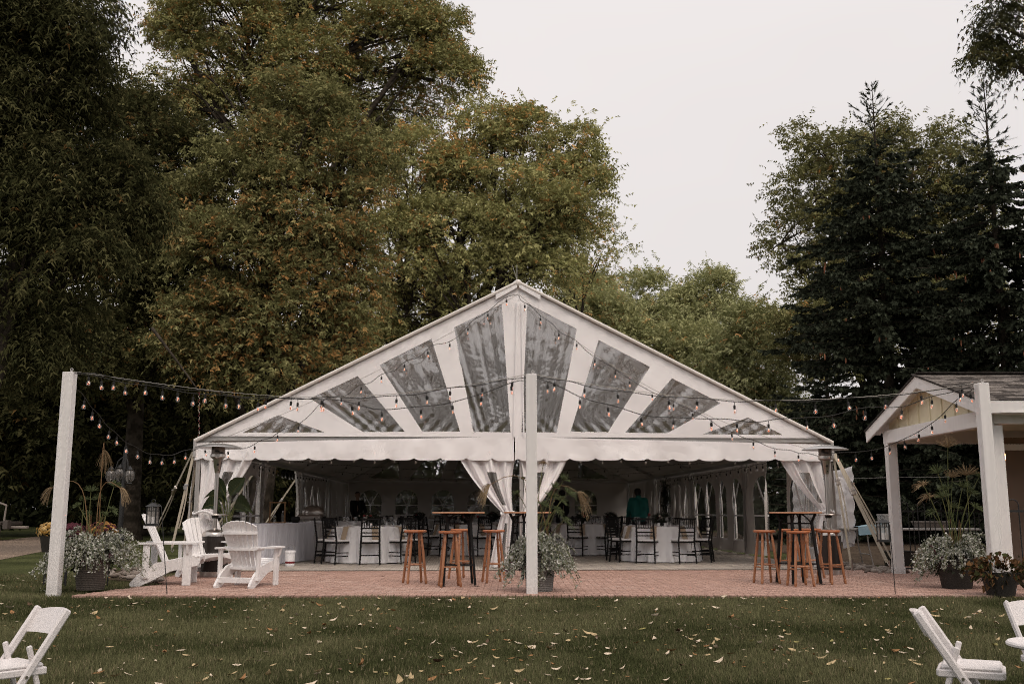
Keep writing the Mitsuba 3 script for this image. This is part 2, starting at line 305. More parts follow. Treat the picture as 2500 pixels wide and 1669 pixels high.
# river stones along both sides of the tent
for i, c in enumerate([(0.20, 0.165, 0.14), (0.27, 0.23, 0.20), (0.15, 0.12, 0.10)]): mat(f'stone{i}', diff(tone(tuple(0.8 * q for q in c), c, 9), 0.75, 0.3))
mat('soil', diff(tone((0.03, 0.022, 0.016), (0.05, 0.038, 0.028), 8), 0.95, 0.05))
def stone_mesh(s, seed):
    m = trimesh.creation.icosphere(1); v = m.vertices
    m.vertices = v * (1 + 0.5 * vnoise(v, 1.3, seed)[:, None]) * np.array([1, 0.8, 0.55]) * s; return m
stones = [mikit.ply(stone_mesh(1, s), f'mat_stone{s % 3}', True) for s in range(9)]
def stone_bed(poly, label, n):
    k = solo('stone_bed', extr(sg.Polygon(poly), 0.04, basis((0, 0, -0.018), (1, 0, 0), (0, 1, 0))), 'soil', label, 'stone bed', kind='structure', smooth=False)
    P = sg.Polygon(poly); x0, y0, x1, y1 = P.bounds; done = 0
    while done < n:
        x, y = x0 + (x1 - x0) * rng.random(), y0 + (y1 - y0) * rng.random() ** 1.3
        if not P.contains(sg.Point(x, y)): continue
        s = 0.04 + 0.05 * rng.random()
        scene[nkey(f'{k}__stone')] = {**stones[int(rng.integers(9))], 'to_world': T().translate([x, y, 0.02 + 0.02 * rng.random()]).rotate([0, 0, 1], rng.random() * 360).rotate([1, 0, 0], rng.normal() * 15).scale(s)}
        done += 1
stone_bed([(-6.15, 16.4), (-5.55, 15.6), (-5.4, 15.9), (-6.1, 17.6), (-6.3, 19.0), (-6.5, 26), (-7.3, 26), (-7.4, 18), (-7.6, 19.5), (-8.6, 20.5), (-8.6, 20.0), (-7.0, 17)], 'bed of grey river stones left of the tent', 190)
stone_bed([(6.25, 18.2), (6.35, 19.6), (6.3, 22), (7.1, 22), (7.1, 18.3), (7.0, 17.9)], 'bed of grey river stones right of the tent', 130)

# fallen leaves
def leaf_mesh(kind):
    n = 5; t = np.linspace(0, 1, n); w = [0.42, 0.30, 0.52][kind] * np.sin(np.pi * t ** 0.8) ** 0.8 * 0.5
    curl = [0.3, 0.15, 0.6][kind] * (t - 0.4) ** 2 * 2; L = np.stack([t - 0.5, -w, curl + w * 0.5], 1); R = np.stack([t - 0.5, w, curl + w * 0.35], 1); Cn = np.stack([t - 0.5, 0 * t, curl], 1)
    V = np.vstack([L, Cn, R]); f = []
    for i in range(n - 1):
        for a in (0, n): f += [(a + i, a + i + 1, a + n + i + 1), (a + i, a + n + i + 1, a + n + i)]
    m = trimesh.Trimesh(V, f, process=False); m.update_faces(m.area_faces > 1e-9); return m
leafc = {'yellow': (0.50, 0.385, 0.22), 'pale': (0.68, 0.57, 0.44), 'brown': (0.30, 0.155, 0.065), 'olive': (0.30, 0.27, 0.10), 'dark': (0.10, 0.06, 0.035)}
for k, c in leafc.items(): mat('fallen_' + k, diff(tone(tuple(0.75 * q for q in c), c, 60), 0.7, 0.2))
lv = {(k, s): mikit.ply(leaf_mesh(s), 'mat_fallen_' + k, True) for k in leafc for s in range(3)}
LT = {'yellow': 'curled yellow fallen leaf on the lawn', 'pale': 'pale buff fallen leaf on the lawn', 'brown': 'rusty brown fallen leaf on the lawn', 'olive': 'olive green fallen leaf on the lawn', 'dark': 'dark withered fallen leaf on the lawn'}
cand = []
while len(cand) < 520:
    py = 1448 + 235 * rng.random() ** 1.35; px = 2520 * rng.random() - 10
    d = ray(px, py); t = 10.0
    for _ in range(30):
        p = np.array([0, 0, CAM_H]) + d * t; t += (lawn_z(p[1]) - p[2]) / d[2] * 0.9
    p = np.array([0, 0, CAM_H]) + d * t
    if p[1] > 13.3 or p[1] < 8.0: continue
    dens = meshkit.fbm(np.array([[p[0] * 0.6, p[1] * 0.8, 0]]), 2, 11)[0]
    if rng.random() > (0.16 + 2.6 * max(0, dens - 0.42)) * (1.25 - 0.5 * abs(p[0] + 0.6) / 6): continue
    cand.append((p[0], p[1], p[2], 0.045 + 0.075 * rng.random() ** 1.8))
cand.sort(key=lambda c: c[1] - 40 * c[3])
few = []
for i, (x, y, z, s) in enumerate(cand):
    k = rng.choice(['yellow', 'pale', 'brown', 'olive', 'dark'], p=[0.24, 0.44, 0.17, 0.08, 0.07]); sh = int(rng.integers(3))
    M = T().translate([x, y, z + 0.03]).rotate([0, 0, 1], rng.random() * 360).rotate([1, 0, 0], rng.normal() * 14).rotate([0, 1, 0], rng.normal() * 9).scale(s)
    if i < 300:
        key = nkey('fallen_leaf'); scene[key] = {**lv[k, sh], 'to_world': M}; tag(key, LT[k], 'leaf', f'{k} leaves fallen on the lawn')
    else: few.append({**lv[k, sh], 'to_world': M})
for i in range(520):      # smaller leaves and the ones on the dark grass beside the left post
    x, y = (-9.5 + 3.9 * rng.random(), 13.6 + 4 * rng.random()) if i % 5 == 0 else (-5.5 + 11 * rng.random(), 13.25 - 4.2 * rng.random() ** 1.6)
    few.append({**lv[rng.choice(['yellow', 'pale', 'brown']), int(rng.integers(3))], 'to_world': T().translate([x, y, float(lawn_z(y)) + 0.035]).rotate([0, 0, 1], rng.random() * 360).rotate([1, 0, 0], rng.normal() * 20).scale(0.025 + 0.035 * rng.random())})
for i, d in enumerate(few): scene[f'leaf_litter__{i + 1:03d}'] = d
tag('leaf_litter', 'small scattered leaves lying on the lawn', 'leaves', kind='stuff'); tag('leaf_litter__001', kind='stuff')
for i, (px, py) in enumerate([(1550, 1414), (1668, 1437), (1840, 1386), (1470, 1388), (1890, 1389), (935, 1411)]):
    p = G(px, py, 0.02); key = nkey('fallen_leaf'); scene[key] = {**lv['dark', i % 3], 'to_world': T().translate([p[0], p[1], 0.045 if p[1] < 18 else 0.06]).rotate([0, 0, 1], 77.0 * i).scale(0.06)}
    tag(key, 'small dark leaf lying on the bare floor or patio', 'leaf', 'dark leaves on the patio and floor')
# ---------------------------------------------------------------- the tent
tk = thing('frame_tent', 'large white frame tent with clear fan windows in its gable', 'tent')
ZE, ZA = 2.38, 5.50; SL = (ZA - ZE) / HW
def roofz(u): return ZA - SL * np.abs(u)
def spart(name, poly, edge, fn, mt, thick=0.004, under=tk, **k): return part(under, name, sheet(poly, edge, fn, thick), mt, True, **k)
# gable wall with its fan of clear panels
S6 = lambda q: [gable(900 + a * .298, 660 + b * .298) for a, b in q]
S7 = lambda q: [gable(450 + a * .287, 800 + b * .287) for a, b in q]
S8 = lambda q: [gable(1500 + a * .287, 800 + b * .287) for a, b in q]
WIN = [S7([(500, 890), (800, 742), (1195, 888)]), S7([(1070, 600), (1475, 410), (1875, 882), (1520, 885)]), S6([(90, 775), (515, 560), (748, 1318), (440, 1318)]), S6([(700, 468), (1090, 275), (1162, 1325), (860, 1320)]),
       S6([(1300, 270), (1705, 480), (1540, 1325), (1252, 1325)]), S6([(1885, 570), (2305, 790), (1960, 1322), (1655, 1318)]), S8([(490, 428), (905, 640), (450, 895), (92, 890)]), S8([(750, 905), (1135, 762), (1435, 910)])]
ZS, ZV = 2.50, 2.06
ue = (ZA - ZS) / SL
gpoly = sg.Polygon([(-ue, ZS), (ue, ZS), (0, ZA)]).difference(sg.Polygon([(0, 0)] * 3))
for w in WIN: gpoly = gpoly.difference(sg.Polygon(w))
def gable_warp(a, b, c):
    P = np.stack([a * 0.9, b * 0.9, 0 * a], -1)
    edge = np.clip(1 - (roofz(a) - b) / 0.55, 0, 1)                 # ripples where the cloth is laced to the rafter
    s = a * math.cos(0.48) * np.sign(a) * 1.0 + (b - ZS) * -0.3
    d = 0.035 * vnoise(P, 1.0, 3) + 0.006 * vnoise(P, 4.0, 4) + 0.008 * edge * np.sin(s * 21 + 5 * vnoise(P, 2, 6)) + 0.006 * np.clip(1 - (b - ZS) / .22, 0, 1) * np.sin(a * 33)
    return tent(a, d - c, b)
spart('gable_wall', gpoly, 0.11, gable_warp, 'fabric')
for i, w in enumerate(WIN):
    cxx = np.mean([q[0] for q in w])
    def vw(a, b, c, i=i, cxx=cxx):
        P = np.stack([a, b, 0 * a], -1)
        inner = i in (3, 4); k = 1.0 if inner else 0.25
        sgn = -1 if i < 4 else 1
        ray_ = (a * sgn + 0.05) / np.maximum(b - 0.3, 0.6)            # folds run along the fan
        fold = meshkit.fbm(np.stack([ray_ * (62 if inner else 22) + 40 * i, b * .28, 0 * a], -1), 2, 80 + i) - .5    # irregular creases
        fold2 = meshkit.noise(np.stack([ray_ * (150 if inner else 60) + 9 * i, b * .3, 0 * a], -1), 90 + i) - .5
        d = k * (.060 * fold + .004 * fold2) * (.35 + 1.3 * np.clip(meshkit.noise(np.stack([a * 1.1, b * .5, 0 * a + i], -1), 31) - .2, 0, 1))
        d += 0.035 * vnoise(P, 0.8, 40 + i) + 0.012 * vnoise(P, 4.0, 50 + i) + 0.0011 * vnoise(P * np.array([1, .4, 1]), 11, 60 + i)
        low = np.clip(1 - (b - 2.6) / .35, 0, 1); d += low * 0.007 * np.sin((a * sgn + 0.9 * b) * 24)
        return tent(a, 0.012 + d * 0.9, b)
    spart('clear_panel', sg.Polygon(w).buffer(0.012), 0.035, vw, 'vinyl', 0)
# seam of the two gable halves, roof edge trim, valance
spart('seam', sg.Polygon([(-0.10, ZS), (-0.07, ZS), (0.0, ZA - .35), (-0.03, ZA - .35)]), 0.2, lambda a, b, c: tent(a, -0.035 - c, b), 'fabric', 0.012)
spart('seam', sg.Polygon([(0.09, ZS), (0.12, ZS), (0.09, ZA - .35), (0.06, ZA - .35)]), 0.2, lambda a, b, c: tent(a, -0.033 - c, b), 'fabric', 0.012)
for s in (-1, 1):
    part(tk, 'edge_trim', tube([tent(s * u, -0.05, roofz(u) + 0.045) for u in np.linspace(HW + 0.03, 0.0, 12)], 0.035, 8), 'trim')
    # corner clip plates near the peak
    part(tk, 'peak_flap', sheet(sg.Polygon([(0.0, 0), (0.42, 0), (0.42, -0.13), (0.0, -0.10)]), 0.1, lambda a, b, c, s=s: tent(s * (a + .02), -0.06 - c, roofz(a) + b + 0.03), 0.006), 'fabric', True)
part(tk, 'peak_cap', xf(trimesh.creation.icosphere(2), s=0.075, loc=tent(0, -0.02, ZA + 0.03)), 'trim', True)
for dx in (-0.09, 0.0): part(tk, 'finial_rod', rod(tent(-0.02, 0, ZA + .1), tent(dx - 0.02, 0, ZA + 0.40), 0.004, 5), 'aluminium')
nsc = 24
def valance(u0, u1):
    b = []
    step = 0.498
    k0 = math.floor(u0 / step)
    us = np.linspace(u1, u0, 160)
    def bot(u):
        f = (u / step - np.floor(u / step)) * 2 - 1
        return ZV - 0.012 * (1 - f ** 4) + 0.04 * np.abs(f) ** 6
    return sg.Polygon([(u0, min(ZS + .012, roofz(u0) + .0)), (u1, min(ZS + .012, roofz(u1)))] + [(u, bot(u)) for u in us])
def val_warp(a, b, c):
    P = np.stack([a, b, 0 * a], -1); h = np.clip((ZS - b) / 0.44, 0, 1)
    dg = (0.035 * vnoise(np.stack([a * .9, b * .9, 0 * a], -1), 1.0, 3) + .006 * vnoise(np.stack([a * .9, b * .9, 0 * a], -1), 4.0, 4)) * (1 - h)
    return tent(a, -0.010 - c + dg + h * (0.10 * vnoise(P * np.array([1, .4, 1]), 1.1, 9) + 0.11 * vnoise(P * np.array([1.0, .5, 1]), 2.9, 10)) + 0.02 * vnoise(P * np.array([1.0, .8, 1]), 8, 12) + .012 * h * np.abs(vnoise(P + a[:, None] * [0, .6, 0], 2.2, 15)) ** .5 - 0.02 * h, b + h * .03 * vnoise(np.stack([a * .55, 0 * a, 0 * a], -1), 1.0, 19))
spart('valance', valance(-6.12, -0.08), 0.07, val_warp, 'fabric'); spart('valance', valance(-0.06, 6.12), 0.07, lambda a, b, c: val_warp(a, b, c) - 0.012 * EV, 'fabric')
# roof sheets
def roof_warp(s):
    def f(a, b, c):
        bay = (b / 6.1) - np.floor(b / 6.1); sag = 0.06 * np.sin(np.pi * bay) * np.sin(np.pi * np.clip(a / HW, 0, 1))
        return tent(s * a, b, roofz(a) + 0.02 + c - sag)
    return f
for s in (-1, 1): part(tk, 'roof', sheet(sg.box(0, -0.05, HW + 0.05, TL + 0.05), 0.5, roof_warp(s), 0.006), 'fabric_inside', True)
# frame: legs, rafters, beams
LEGV = [0.0, 6.1, 12.2, 18.3, 24.4]
def leg(u, v, z1=ZE):
    m = cat([box((0.075, 0.075, z1), (0, 0, z1 / 2), .008), box((0.022, 0.09, z1 - .1), (-0.02, 0, z1 / 2 - .02)), box((0.022, 0.09, z1 - .1), (0.02, 0, z1 / 2 - .02)), box((0.16, 0.16, 0.012), (0, 0, 0.008))])
    m.vertices = tent(u + m.vertices[:, 0], v + m.vertices[:, 1], m.vertices[:, 2]); return m
for s in (-1, 1):
    for v in LEGV:
        part(tk, 'leg', leg(s * (HW - 0.04), v + (0.06 if v == 0 else 0)), 'aluminium')
        part(tk, 'rafter', bar(tent(s * (HW - .03), v + .09, ZE - .03), tent(0.0, v + .09, ZA - .07), 0.07, 0.11), 'aluminium')
    part(tk, 'eave_beam', bar(tent(s * (HW - .05), 0.1, ZE - .06), tent(s * (HW - .05), TL, ZE - .06), 0.06, 0.10), 'aluminium')
    for q in (0.35, 0.7): part(tk, 'purlin', bar(tent(s * HW * q, 0.1, roofz(HW * q) - .09), tent(s * HW * q, TL, roofz(HW * q) - .09), 0.05, 0.05), 'aluminium')
part(tk, 'ridge_beam', bar(tent(0, 0.1, ZA - .09), tent(0, TL, ZA - .09), 0.07, 0.09), 'aluminium')
part(tk, 'centre_leg', leg(0.07, 0.12, ZS), 'aluminium')
part(tk, 'gable_beam', bar(tent(-HW, 0.07, ZS - .04), tent(HW, 0.07, ZS - .04), 0.06, 0.08), 'aluminium')
part(tk, 'gable_beam', bar(tent(-HW, TL - .07, ZE - .04), tent(HW, TL - .07, ZE - .04), 0.06, 0.10), 'aluminium')
# plate brackets at the front corners
for s in (-1, 1): part(tk, 'corner_bracket', bar(tent(s * (HW + .02), -.02, ZE + .05), tent(s * (HW + .02), -.02, ZE - .28), 0.05, 0.10, .01), 'aluminium')
# side and back walls with arched clear windows
def arch(c, z0, z1, w):
    an = np.linspace(0, np.pi, 13); return sg.Polygon([(c - w / 2, z0), (c + w / 2, z0)] + [(c + w / 2 * math.cos(q), z1 - w / 2 + w / 2 * math.sin(q)) for q in an])
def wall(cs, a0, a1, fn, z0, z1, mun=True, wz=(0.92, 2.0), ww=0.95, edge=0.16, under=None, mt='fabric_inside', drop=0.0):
    k = part(tk, 'wall', sheet(sg.box(a0, z0, a1, z1).difference(__import__('shapely').union_all([arch(c, *wz, ww) for c in cs])), edge, fn, 0.004), mt, True)
    for c in cs:
        part(k, 'window', sheet(arch(c, *wz, ww).buffer(.01), edge * 0.6, lambda a, b, d: fn(a, b, d + 0.003), 0), 'window_vinyl', True)
        if not mun: continue
        zc = wz[0] + 0.40 * (wz[1] - wz[0]); r = ww / 2; bars = [((c - r, zc), (c + r, zc)), ((c, wz[0]), (c, zc)), ((c, zc), (c - r * .62, wz[1] - r * .28)), ((c, zc), (c + r * .62, wz[1] - r * .28)), ((c - r, wz[0] + .015), (c + r, wz[0] + .015))]
        ms = []
        for (p, q) in bars:
            d = np.array([q[0] - p[0], q[1] - p[1]]); n = np.array([-d[1], d[0]]) / np.linalg.norm(d) * 0.022
            ms.append(sheet(sg.Polygon([np.array(p) - n, np.array(q) - n, np.array(q) + n, np.array(p) + n]), 0.12, lambda a, b, d_: fn(a, b, d_ - 0.006), 0.012))
        part(k, 'muntin', cat(ms), 'fabric', True)
    return k
wall([-5.1, -3.55, -2.0, -0.45, 1.1, 2.65, 4.2, 5.5][:7], -6.05, 6.05, lambda a, b, c: tent(a, TL + .03 + c + 0.05 * vnoise(np.stack([a, b * .5, 0 * a], -1), 1.2, 70), b), 0.05, ZE - .06, edge=0.2)
def side(s, v0, amp, n):
    def f(a, b, c):
        h = np.clip((ZE - b) / 1.0, 0, 1)
        w = amp * h * np.sin(a * n + 2.0 * vnoise(np.stack([a * .6, b * .15, 0 * a], -1), 1.0, int(v0 * 7 + 90)))
        flare = 0.18 * np.clip((0.55 - b) / 0.55, 0, 1) ** 2 * (0.5 + vnoise(np.stack([a, 0 * a, 0 * a], -1), 2.5, 17))
        return tent(s * (HW + .03 + c) + s * w - s * flare, a, b)
    return f
for i, v0 in enumerate(LEGV[:-1]):
    cs = [v0 + 0.85 + 1.47 * k for k in range(4)]
    if i == 0:       # the first bay gapes open beside its third window
        wall([0.9, 2.05], .06, 2.85, side(1, v0, 0.10, 4.27), 0.06, ZE - .08, wz=(0.35, 1.95), ww=0.8, edge=0.14)
        wall([4.95], 4.25, 6.06, side(1, v0, 0.16, 4.27), 0.06, ZE - .08, wz=(0.35, 1.95), ww=0.8, edge=0.14)
    else: wall(cs, v0 + .06, v0 + 6.06, side(1, v0, 0.13, 4.27), 0.06, ZE - .08, wz=(0.35, 1.95), ww=0.8, edge=0.14)
    if i == 1:       # this bay is open: tied-back drops at both ends
        for (v, sg_) in ((v0 + .1, 1), (v0 + 6.0, -1)):
            def drop(a, b, c, v=v, sg_=sg_):
                zc = 1.15; t = np.abs(b - zc); w = np.where(b > zc, 0.28 + 0.75 * ((b - zc) / 1.2) ** 1.5, 0.22 + 0.3 * t)
                return tent(-(HW + .02) + 0.05 * np.sin(a * 40) + c, v + sg_ * a * w * 1.0, b)
            part(tk, 'drape', sheet(sg.box(0, 0.08, 1, ZE - .08), 0.06, drop, 0.004), 'fabric_inside', True)
    else:
        wall(cs, v0 + .06, v0 + 6.06, side(-1, v0, 0.13, 4.27), 0.06, ZE - .08, wz=(0.35, 1.95), ww=0.8, edge=0.14)
# the rear gable, with clear panels like the front one
bw = [sg.Polygon([(-u, z) for u, z in q]) for q in ([(0.25, ZS), (1.5, ZS), (1.1, 4.55), (0.25, 4.95)], [(2.1, ZS), (3.4, ZS), (2.2, 4.1), (1.5, 4.4)], [(3.9, ZS), (5.2, ZS), (3.9, 3.2)])]
bw += [affinity.scale(w, -1, 1, origin=(0, 0)) for w in bw]
rear = lambda a, b, c: tent(a, TL + .05 + c + 0.04 * vnoise(np.stack([a, b, 0 * a], -1), 1.2, 71), b)
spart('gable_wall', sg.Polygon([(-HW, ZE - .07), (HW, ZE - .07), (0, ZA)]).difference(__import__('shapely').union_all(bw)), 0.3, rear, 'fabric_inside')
for w in bw: spart('clear_panel', w.buffer(.012), 0.25, rear, 'window_vinyl', 0)
# gathered front curtains
def curtain(u0, u1, uc, wc, zc, ub0, ub1, zb, v=0.06, folds=7, amp=0.07, clear=(0.35, 0.7), zt=ZV + 0.16, seed=0, flip=False):
    ns, nt = 90, 46; s = np.linspace(0, 1, ns); t = np.linspace(0, 1, nt); Z = zt + (zb - zt) * t; tc = (zt - zc) / (zt - zb)
    def mk(S, Tt):
        z = zt + (zb - zt) * Tt
        up = np.clip(Tt / tc, 0, 1); dn = np.clip((Tt - tc) / (1 - tc), 0, 1)
        e = up ** 1.08; top = u0 + (u1 - u0) * S; mid = uc + (S - 0.5) * wc; bot = ub0 + (ub1 - ub0) * S
        sagg = -0.06 * np.sin(np.pi * up) * np.sign(uc - (u0 + u1) / 2)
        u = np.where(Tt < tc, top * (1 - e) + mid * e + sagg, mid * (1 - dn ** 0.7) + bot * dn ** 0.7)
        width = np.where(Tt < tc, 1 - 0.45 * e, 0.55 + 0.6 * dn)
        P = np.stack([S * 3, z * 0.6, 0 * S], -1)
        d = amp * width * (np.sin(S * folds * 2 * np.pi + 3 * vnoise(P, 1, seed)) + 0.5 * np.sin(S * folds * 4.7 * np.pi + 1 + seed) * .7) + 0.05 * vnoise(P, 3, seed + 3)
        return tent(u, v + d, z + 0.0 * S)
    g = grid(mk, s, t); fc = g.triangles_center; n = nt
    si = (g.faces.min(1) // n) / ns; ti = (g.faces.min(1) % n) / nt
    cl = (si > clear[0]) & (si < clear[1]) & (ti > 0.17) & (ti < 0.93) & ~((ti > tc - .1) & (ti < tc + .05))
    def sub(mk_):
        u, inv = np.unique(g.faces[mk_], return_inverse=True); return trimesh.Trimesh(g.vertices[u], inv.reshape(-1, 3), process=False)
    k = part(tk, 'curtain', sub(~cl), 'fabric', True)
    part(k, 'clear_strip', sub(cl), 'window_vinyl', True)
    zz = tent(uc, v, zc)
    part(k, 'tie', tube([zz + EU * (wc * .62) * math.cos(q) + EV * 0.11 * math.sin(q) + np.array([0, 0, 0.03 * math.sin(3 * q)]) for q in np.linspace(0, 2 * np.pi, 17)], 0.022, 6), 'fabric')
gu = lambda px, py: gable(px, py)[0]
curtain(-6.05, gu(622, 1125), gu(497, 1252), 0.34, 1.07, -6.02, gu(560, 1380), 0.05, seed=1, folds=3.2, clear=(0.5, 0.72))
curtain(gu(1114, 1125), gu(1262, 1125), gu(1240, 1250), 0.20, 1.06, gu(1196, 1384), gu(1252, 1384), 0.06, seed=2, folds=3.3, clear=(0.42, 0.62))
curtain(gu(1268, 1125), gu(1392, 1125), gu(1288, 1250), 0.20, 1.06, gu(1275, 1384), gu(1330, 1384), 0.06, seed=3, folds=3.1, clear=(0.25, 0.55))
curtain(gu(1898, 1128), 6.0, gu(2020, 1248), 0.22, 1.10, gu(1990, 1384), 6.03, 0.05, seed=4, folds=3.2, clear=(0.3, 0.55))
# ---------------------------------------------------------------- trees
def unit(v): return v / (np.linalg.norm(v, axis=-1, keepdims=True) + 1e-9)
def leaves(P, D, L, K, w, l, droop, pal, var, seed=0):
    """compound leaves: at points P, along directions D, each a stalk of length L with K leaflets (l x w); returns vertices and colours"""
    r = np.random.default_rng(seed + 1000); n = len(P); down = np.array([0, 0, -1.0])
    D = unit(D); side = unit(np.cross(D, down) + 0.02 * r.normal(size=(n, 3))); side = unit(side + 0.45 * r.normal(size=(n, 3)))
    up = np.cross(side, D)
    t = (np.arange(K) // 2 * 2 + 1) / K; sg_ = np.where(np.arange(K) % 2, 1.0, -1.0)
    Ls = L * (0.7 + 0.6 * r.random(n))
    base = P[:, None] + D[:, None] * (Ls[:, None] * t)[..., None] + down * (droop * Ls[:, None] * t ** 2)[..., None]
    dl = unit(side[:, None] * sg_[None, :, None] * 0.9 + D[:, None] * 0.5 + down * (0.35 + 0.5 * droop) + 0.3 * r.normal(size=(n, K, 3)))
    ln = l * (0.7 + 0.6 * r.random((n, K))); wd = unit(np.cross(dl, up[:, None] + 0.38 * r.normal(size=(n, K, 3)))) * (w * (0.8 + 0.4 * r.random((n, K))))[..., None]
    mid = base + dl * (ln * 0.45)[..., None]; tip = base + dl * ln[..., None] + down * (0.18 * ln)[..., None]
    V = np.stack([base + dl * (ln * .12)[..., None] - wd, base + dl * (ln * .12)[..., None] + wd, tip], 2).reshape(-1, 3)
    c = pal[var][:, None] * (0.75 + 0.5 * r.random((n, K)))[..., None]
    return V, np.arange(len(V)).reshape(-1, 3), np.repeat(c.reshape(-1, 3), 3, 0)
PAL = np.array([(0.092, 0.102, 0.050), (0.135, 0.142, 0.075), (0.17, 0.155, 0.08), (0.20, 0.135, 0.062), (0.225, 0.135, 0.060), (0.050, 0.058, 0.030)])
def tree(name, label, base, lobes, trunk_r, nclump, perc, autumn=0.2, leafL=0.44, K=6, lw=0.050, ll=0.16, droop=0.12, dark=0.0, seed=0, spread=0.55, fork=0.35, group='trees around the tent', limb_r=0.35, hang=0.0, shell=0.5, bright=1.0):
    r = np.random.default_rng(seed); base = np.array([*base, -0.1 if len(base) == 2 else base[2]], float)
    k = thing(name, label, 'tree', group)
    C = np.array([l[0] for l in lobes], float); R = np.array([l[1] for l in lobes], float)
    top = np.average(C, axis=0, weights=R.prod(1) ** .5); ztop = base[2] + (top[2] - base[2]) * (fork + 0.45)
    tp = spline([base, base + (top - base) * [0.12, 0.12, fork * .6], base + (top - base) * [.3, .3, fork], [*(base + (top - base) * .75)[:2], ztop]], 14)
    rad = trunk_r * np.linspace(1, 0.42, 14); rad[0] *= 1.35
    part(k, 'trunk', tube(tp, rad, 10), 'bark', True)
    area = (R[:, 0] * R[:, 2] + R[:, 1] * R[:, 2] + R[:, 0] * R[:, 1]); num = np.maximum(3, np.round(nclump * 0.5 * area / area.sum())).astype(int)
    CP_, CD, br = [], [], []
    for i in range(len(C)):
        s = tp[int(np.clip(6 + 7 * r.random(), 5, 13))]; m = (s + C[i]) / 2 + np.array([0, 0, 0.12 * np.linalg.norm(C[i] - s)]) + 0.06 * np.linalg.norm(C[i] - s) * r.normal(size=3)
        lim = spline([s, m, C[i] + 0.25 * R[i] * r.normal(size=3)], 9); br.append(tube(lim, trunk_r * limb_r * np.linspace(1, .35, 9), 7))
        d = unit(r.normal(size=(num[i], 3)) * [1, 1, .9] + [0, 0, 0.15]); q = (shell + (1 - shell) * r.random(num[i]) ** 0.6)[:, None]
        p = C[i] + d * R[i] * q; CP_.append(p); CD.append(unit(d / R[i]))
        for j in range(0, num[i], 2):
            a = lim[int(4 + 5 * r.random()) % 9]; e = p[j]; mm = (a + e) / 2 + np.array([0, 0, .08 * np.linalg.norm(e - a)]) + 0.07 * np.linalg.norm(e - a) * r.normal(size=3)
            br.append(tube(spline([a, mm, e], 6), trunk_r * 0.11 * np.linspace(1, .25, 6) + .008, 4, False))
    part(k, 'branches', cat(br), 'bark', True)
    P, D = np.vstack(CP_), np.vstack(CD); n = len(P)
    cs = 1.45 * spread * (0.55 + 0.8 * r.random(n)); cnt = (perc * 1.5 * (0.25 + 1.5 * cs ** 2 / np.mean(cs ** 2) * (.6 + .8 * r.random(n)) / 2)).astype(int)
    ci = np.repeat(np.arange(n), cnt); off = unit(r.normal(size=(len(ci), 3))); off[:, 2] = np.where(r.random(len(ci)) < .85, np.abs(off[:, 2]), off[:, 2]) * .8 - .12; loose = r.random(len(ci)) < .3; off[loose] += .45 * r.normal(size=(loose.sum(), 3)); off *= (cs[ci] * (.55 + .5 * r.random(len(ci)) ** .6))[:, None]
    pts = P[ci] + off + np.array([0, 0, -1.0]) * (hang * r.random(len(ci)) ** 1.5)[:, None]
    dr_ = unit(0.9 * D[ci] + 0.9 * unit(off) + 0.55 * r.normal(size=(len(ci), 3)) + np.array([0, 0, 0.05 - hang * .5]))
    a = meshkit.fbm(P * 0.16 + seed, 2, seed) + 0.25 * r.normal(size=n)                     # some limbs have turned, others not
    prob = np.clip(0.58 * autumn * (1 + 2.8 * (a - 0.5)), 0.01, 0.9)
    u = r.random(len(ci)); turned = u < prob[ci]
    var = np.where(turned, np.where(r.random(len(ci)) < .5, 3, np.where(r.random(len(ci)) < .35, 4, 2)), np.where(r.random(len(ci)) < 0.55 - dark * .35, 1, np.where(r.random(len(ci)) < dark, 5, 0)))
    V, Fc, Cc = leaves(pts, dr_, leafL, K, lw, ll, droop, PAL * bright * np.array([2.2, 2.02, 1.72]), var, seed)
    part(k, 'crown', trimesh.Trimesh(V, Fc, process=False), 'leaf', False, color=Cc)
    return k, len(Fc)
def lobe(px, py, rx, ry, Y, rd=None):
    s = Y / F; return (at(px, py, Y), (rx * s, (rd if rd else min(rx, ry) * 1.0) * s, ry * s))
def gx(px, Y): return (px - 1250) / F * Y
NT = 0
def TR(*a, **k):
    global NT
    NT += tree(*a, **k)[1]
# the big walnut behind the tent, its limbs showing against the sky
TR('walnut_tree', 'tallest walnut tree with open crown cut off by the top of the picture', (gx(610, 52), 52), [lobe(560, 60, 160, 120, 52), lobe(760, -20, 190, 110, 53), lobe(470, 190, 75, 110, 51), lobe(700, 150, 150, 110, 52), lobe(960, 90, 160, 110, 53), lobe(1080, 190, 85, 80, 52), lobe(900, 260, 170, 70, 54), lobe(560, 270, 130, 80, 53), lobe(1060, 60, 70, 60, 52), lobe(430, 60, 50, 90, 51), lobe(780, 330, 200, 70, 55)],
   0.75, 640, 76, autumn=0.22, seed=1, fork=0.5, spread=0.62, limb_r=0.36, bright=1.15)
TR('walnut_tree', 'brown-tinged walnut tree in front of the tallest one, left of the tent', (gx(640, 37), 37), [lobe(740, 260, 120, 80, 37), lobe(640, 420, 140, 110, 37), lobe(850, 400, 110, 110, 37), lobe(740, 520, 170, 120, 36), lobe(560, 620, 150, 110, 36), lobe(840, 660, 100, 120, 37), lobe(680, 760, 190, 120, 36), lobe(520, 800, 130, 110, 36), lobe(860, 830, 90, 80, 37), lobe(640, 900, 180, 70, 36), lobe(480, 500, 70, 80, 38)],
   0.5, 560, 62, autumn=0.32, seed=2, spread=0.5, leafL=0.40, ll=0.15, lw=0.046, fork=0.2, bright=0.8)
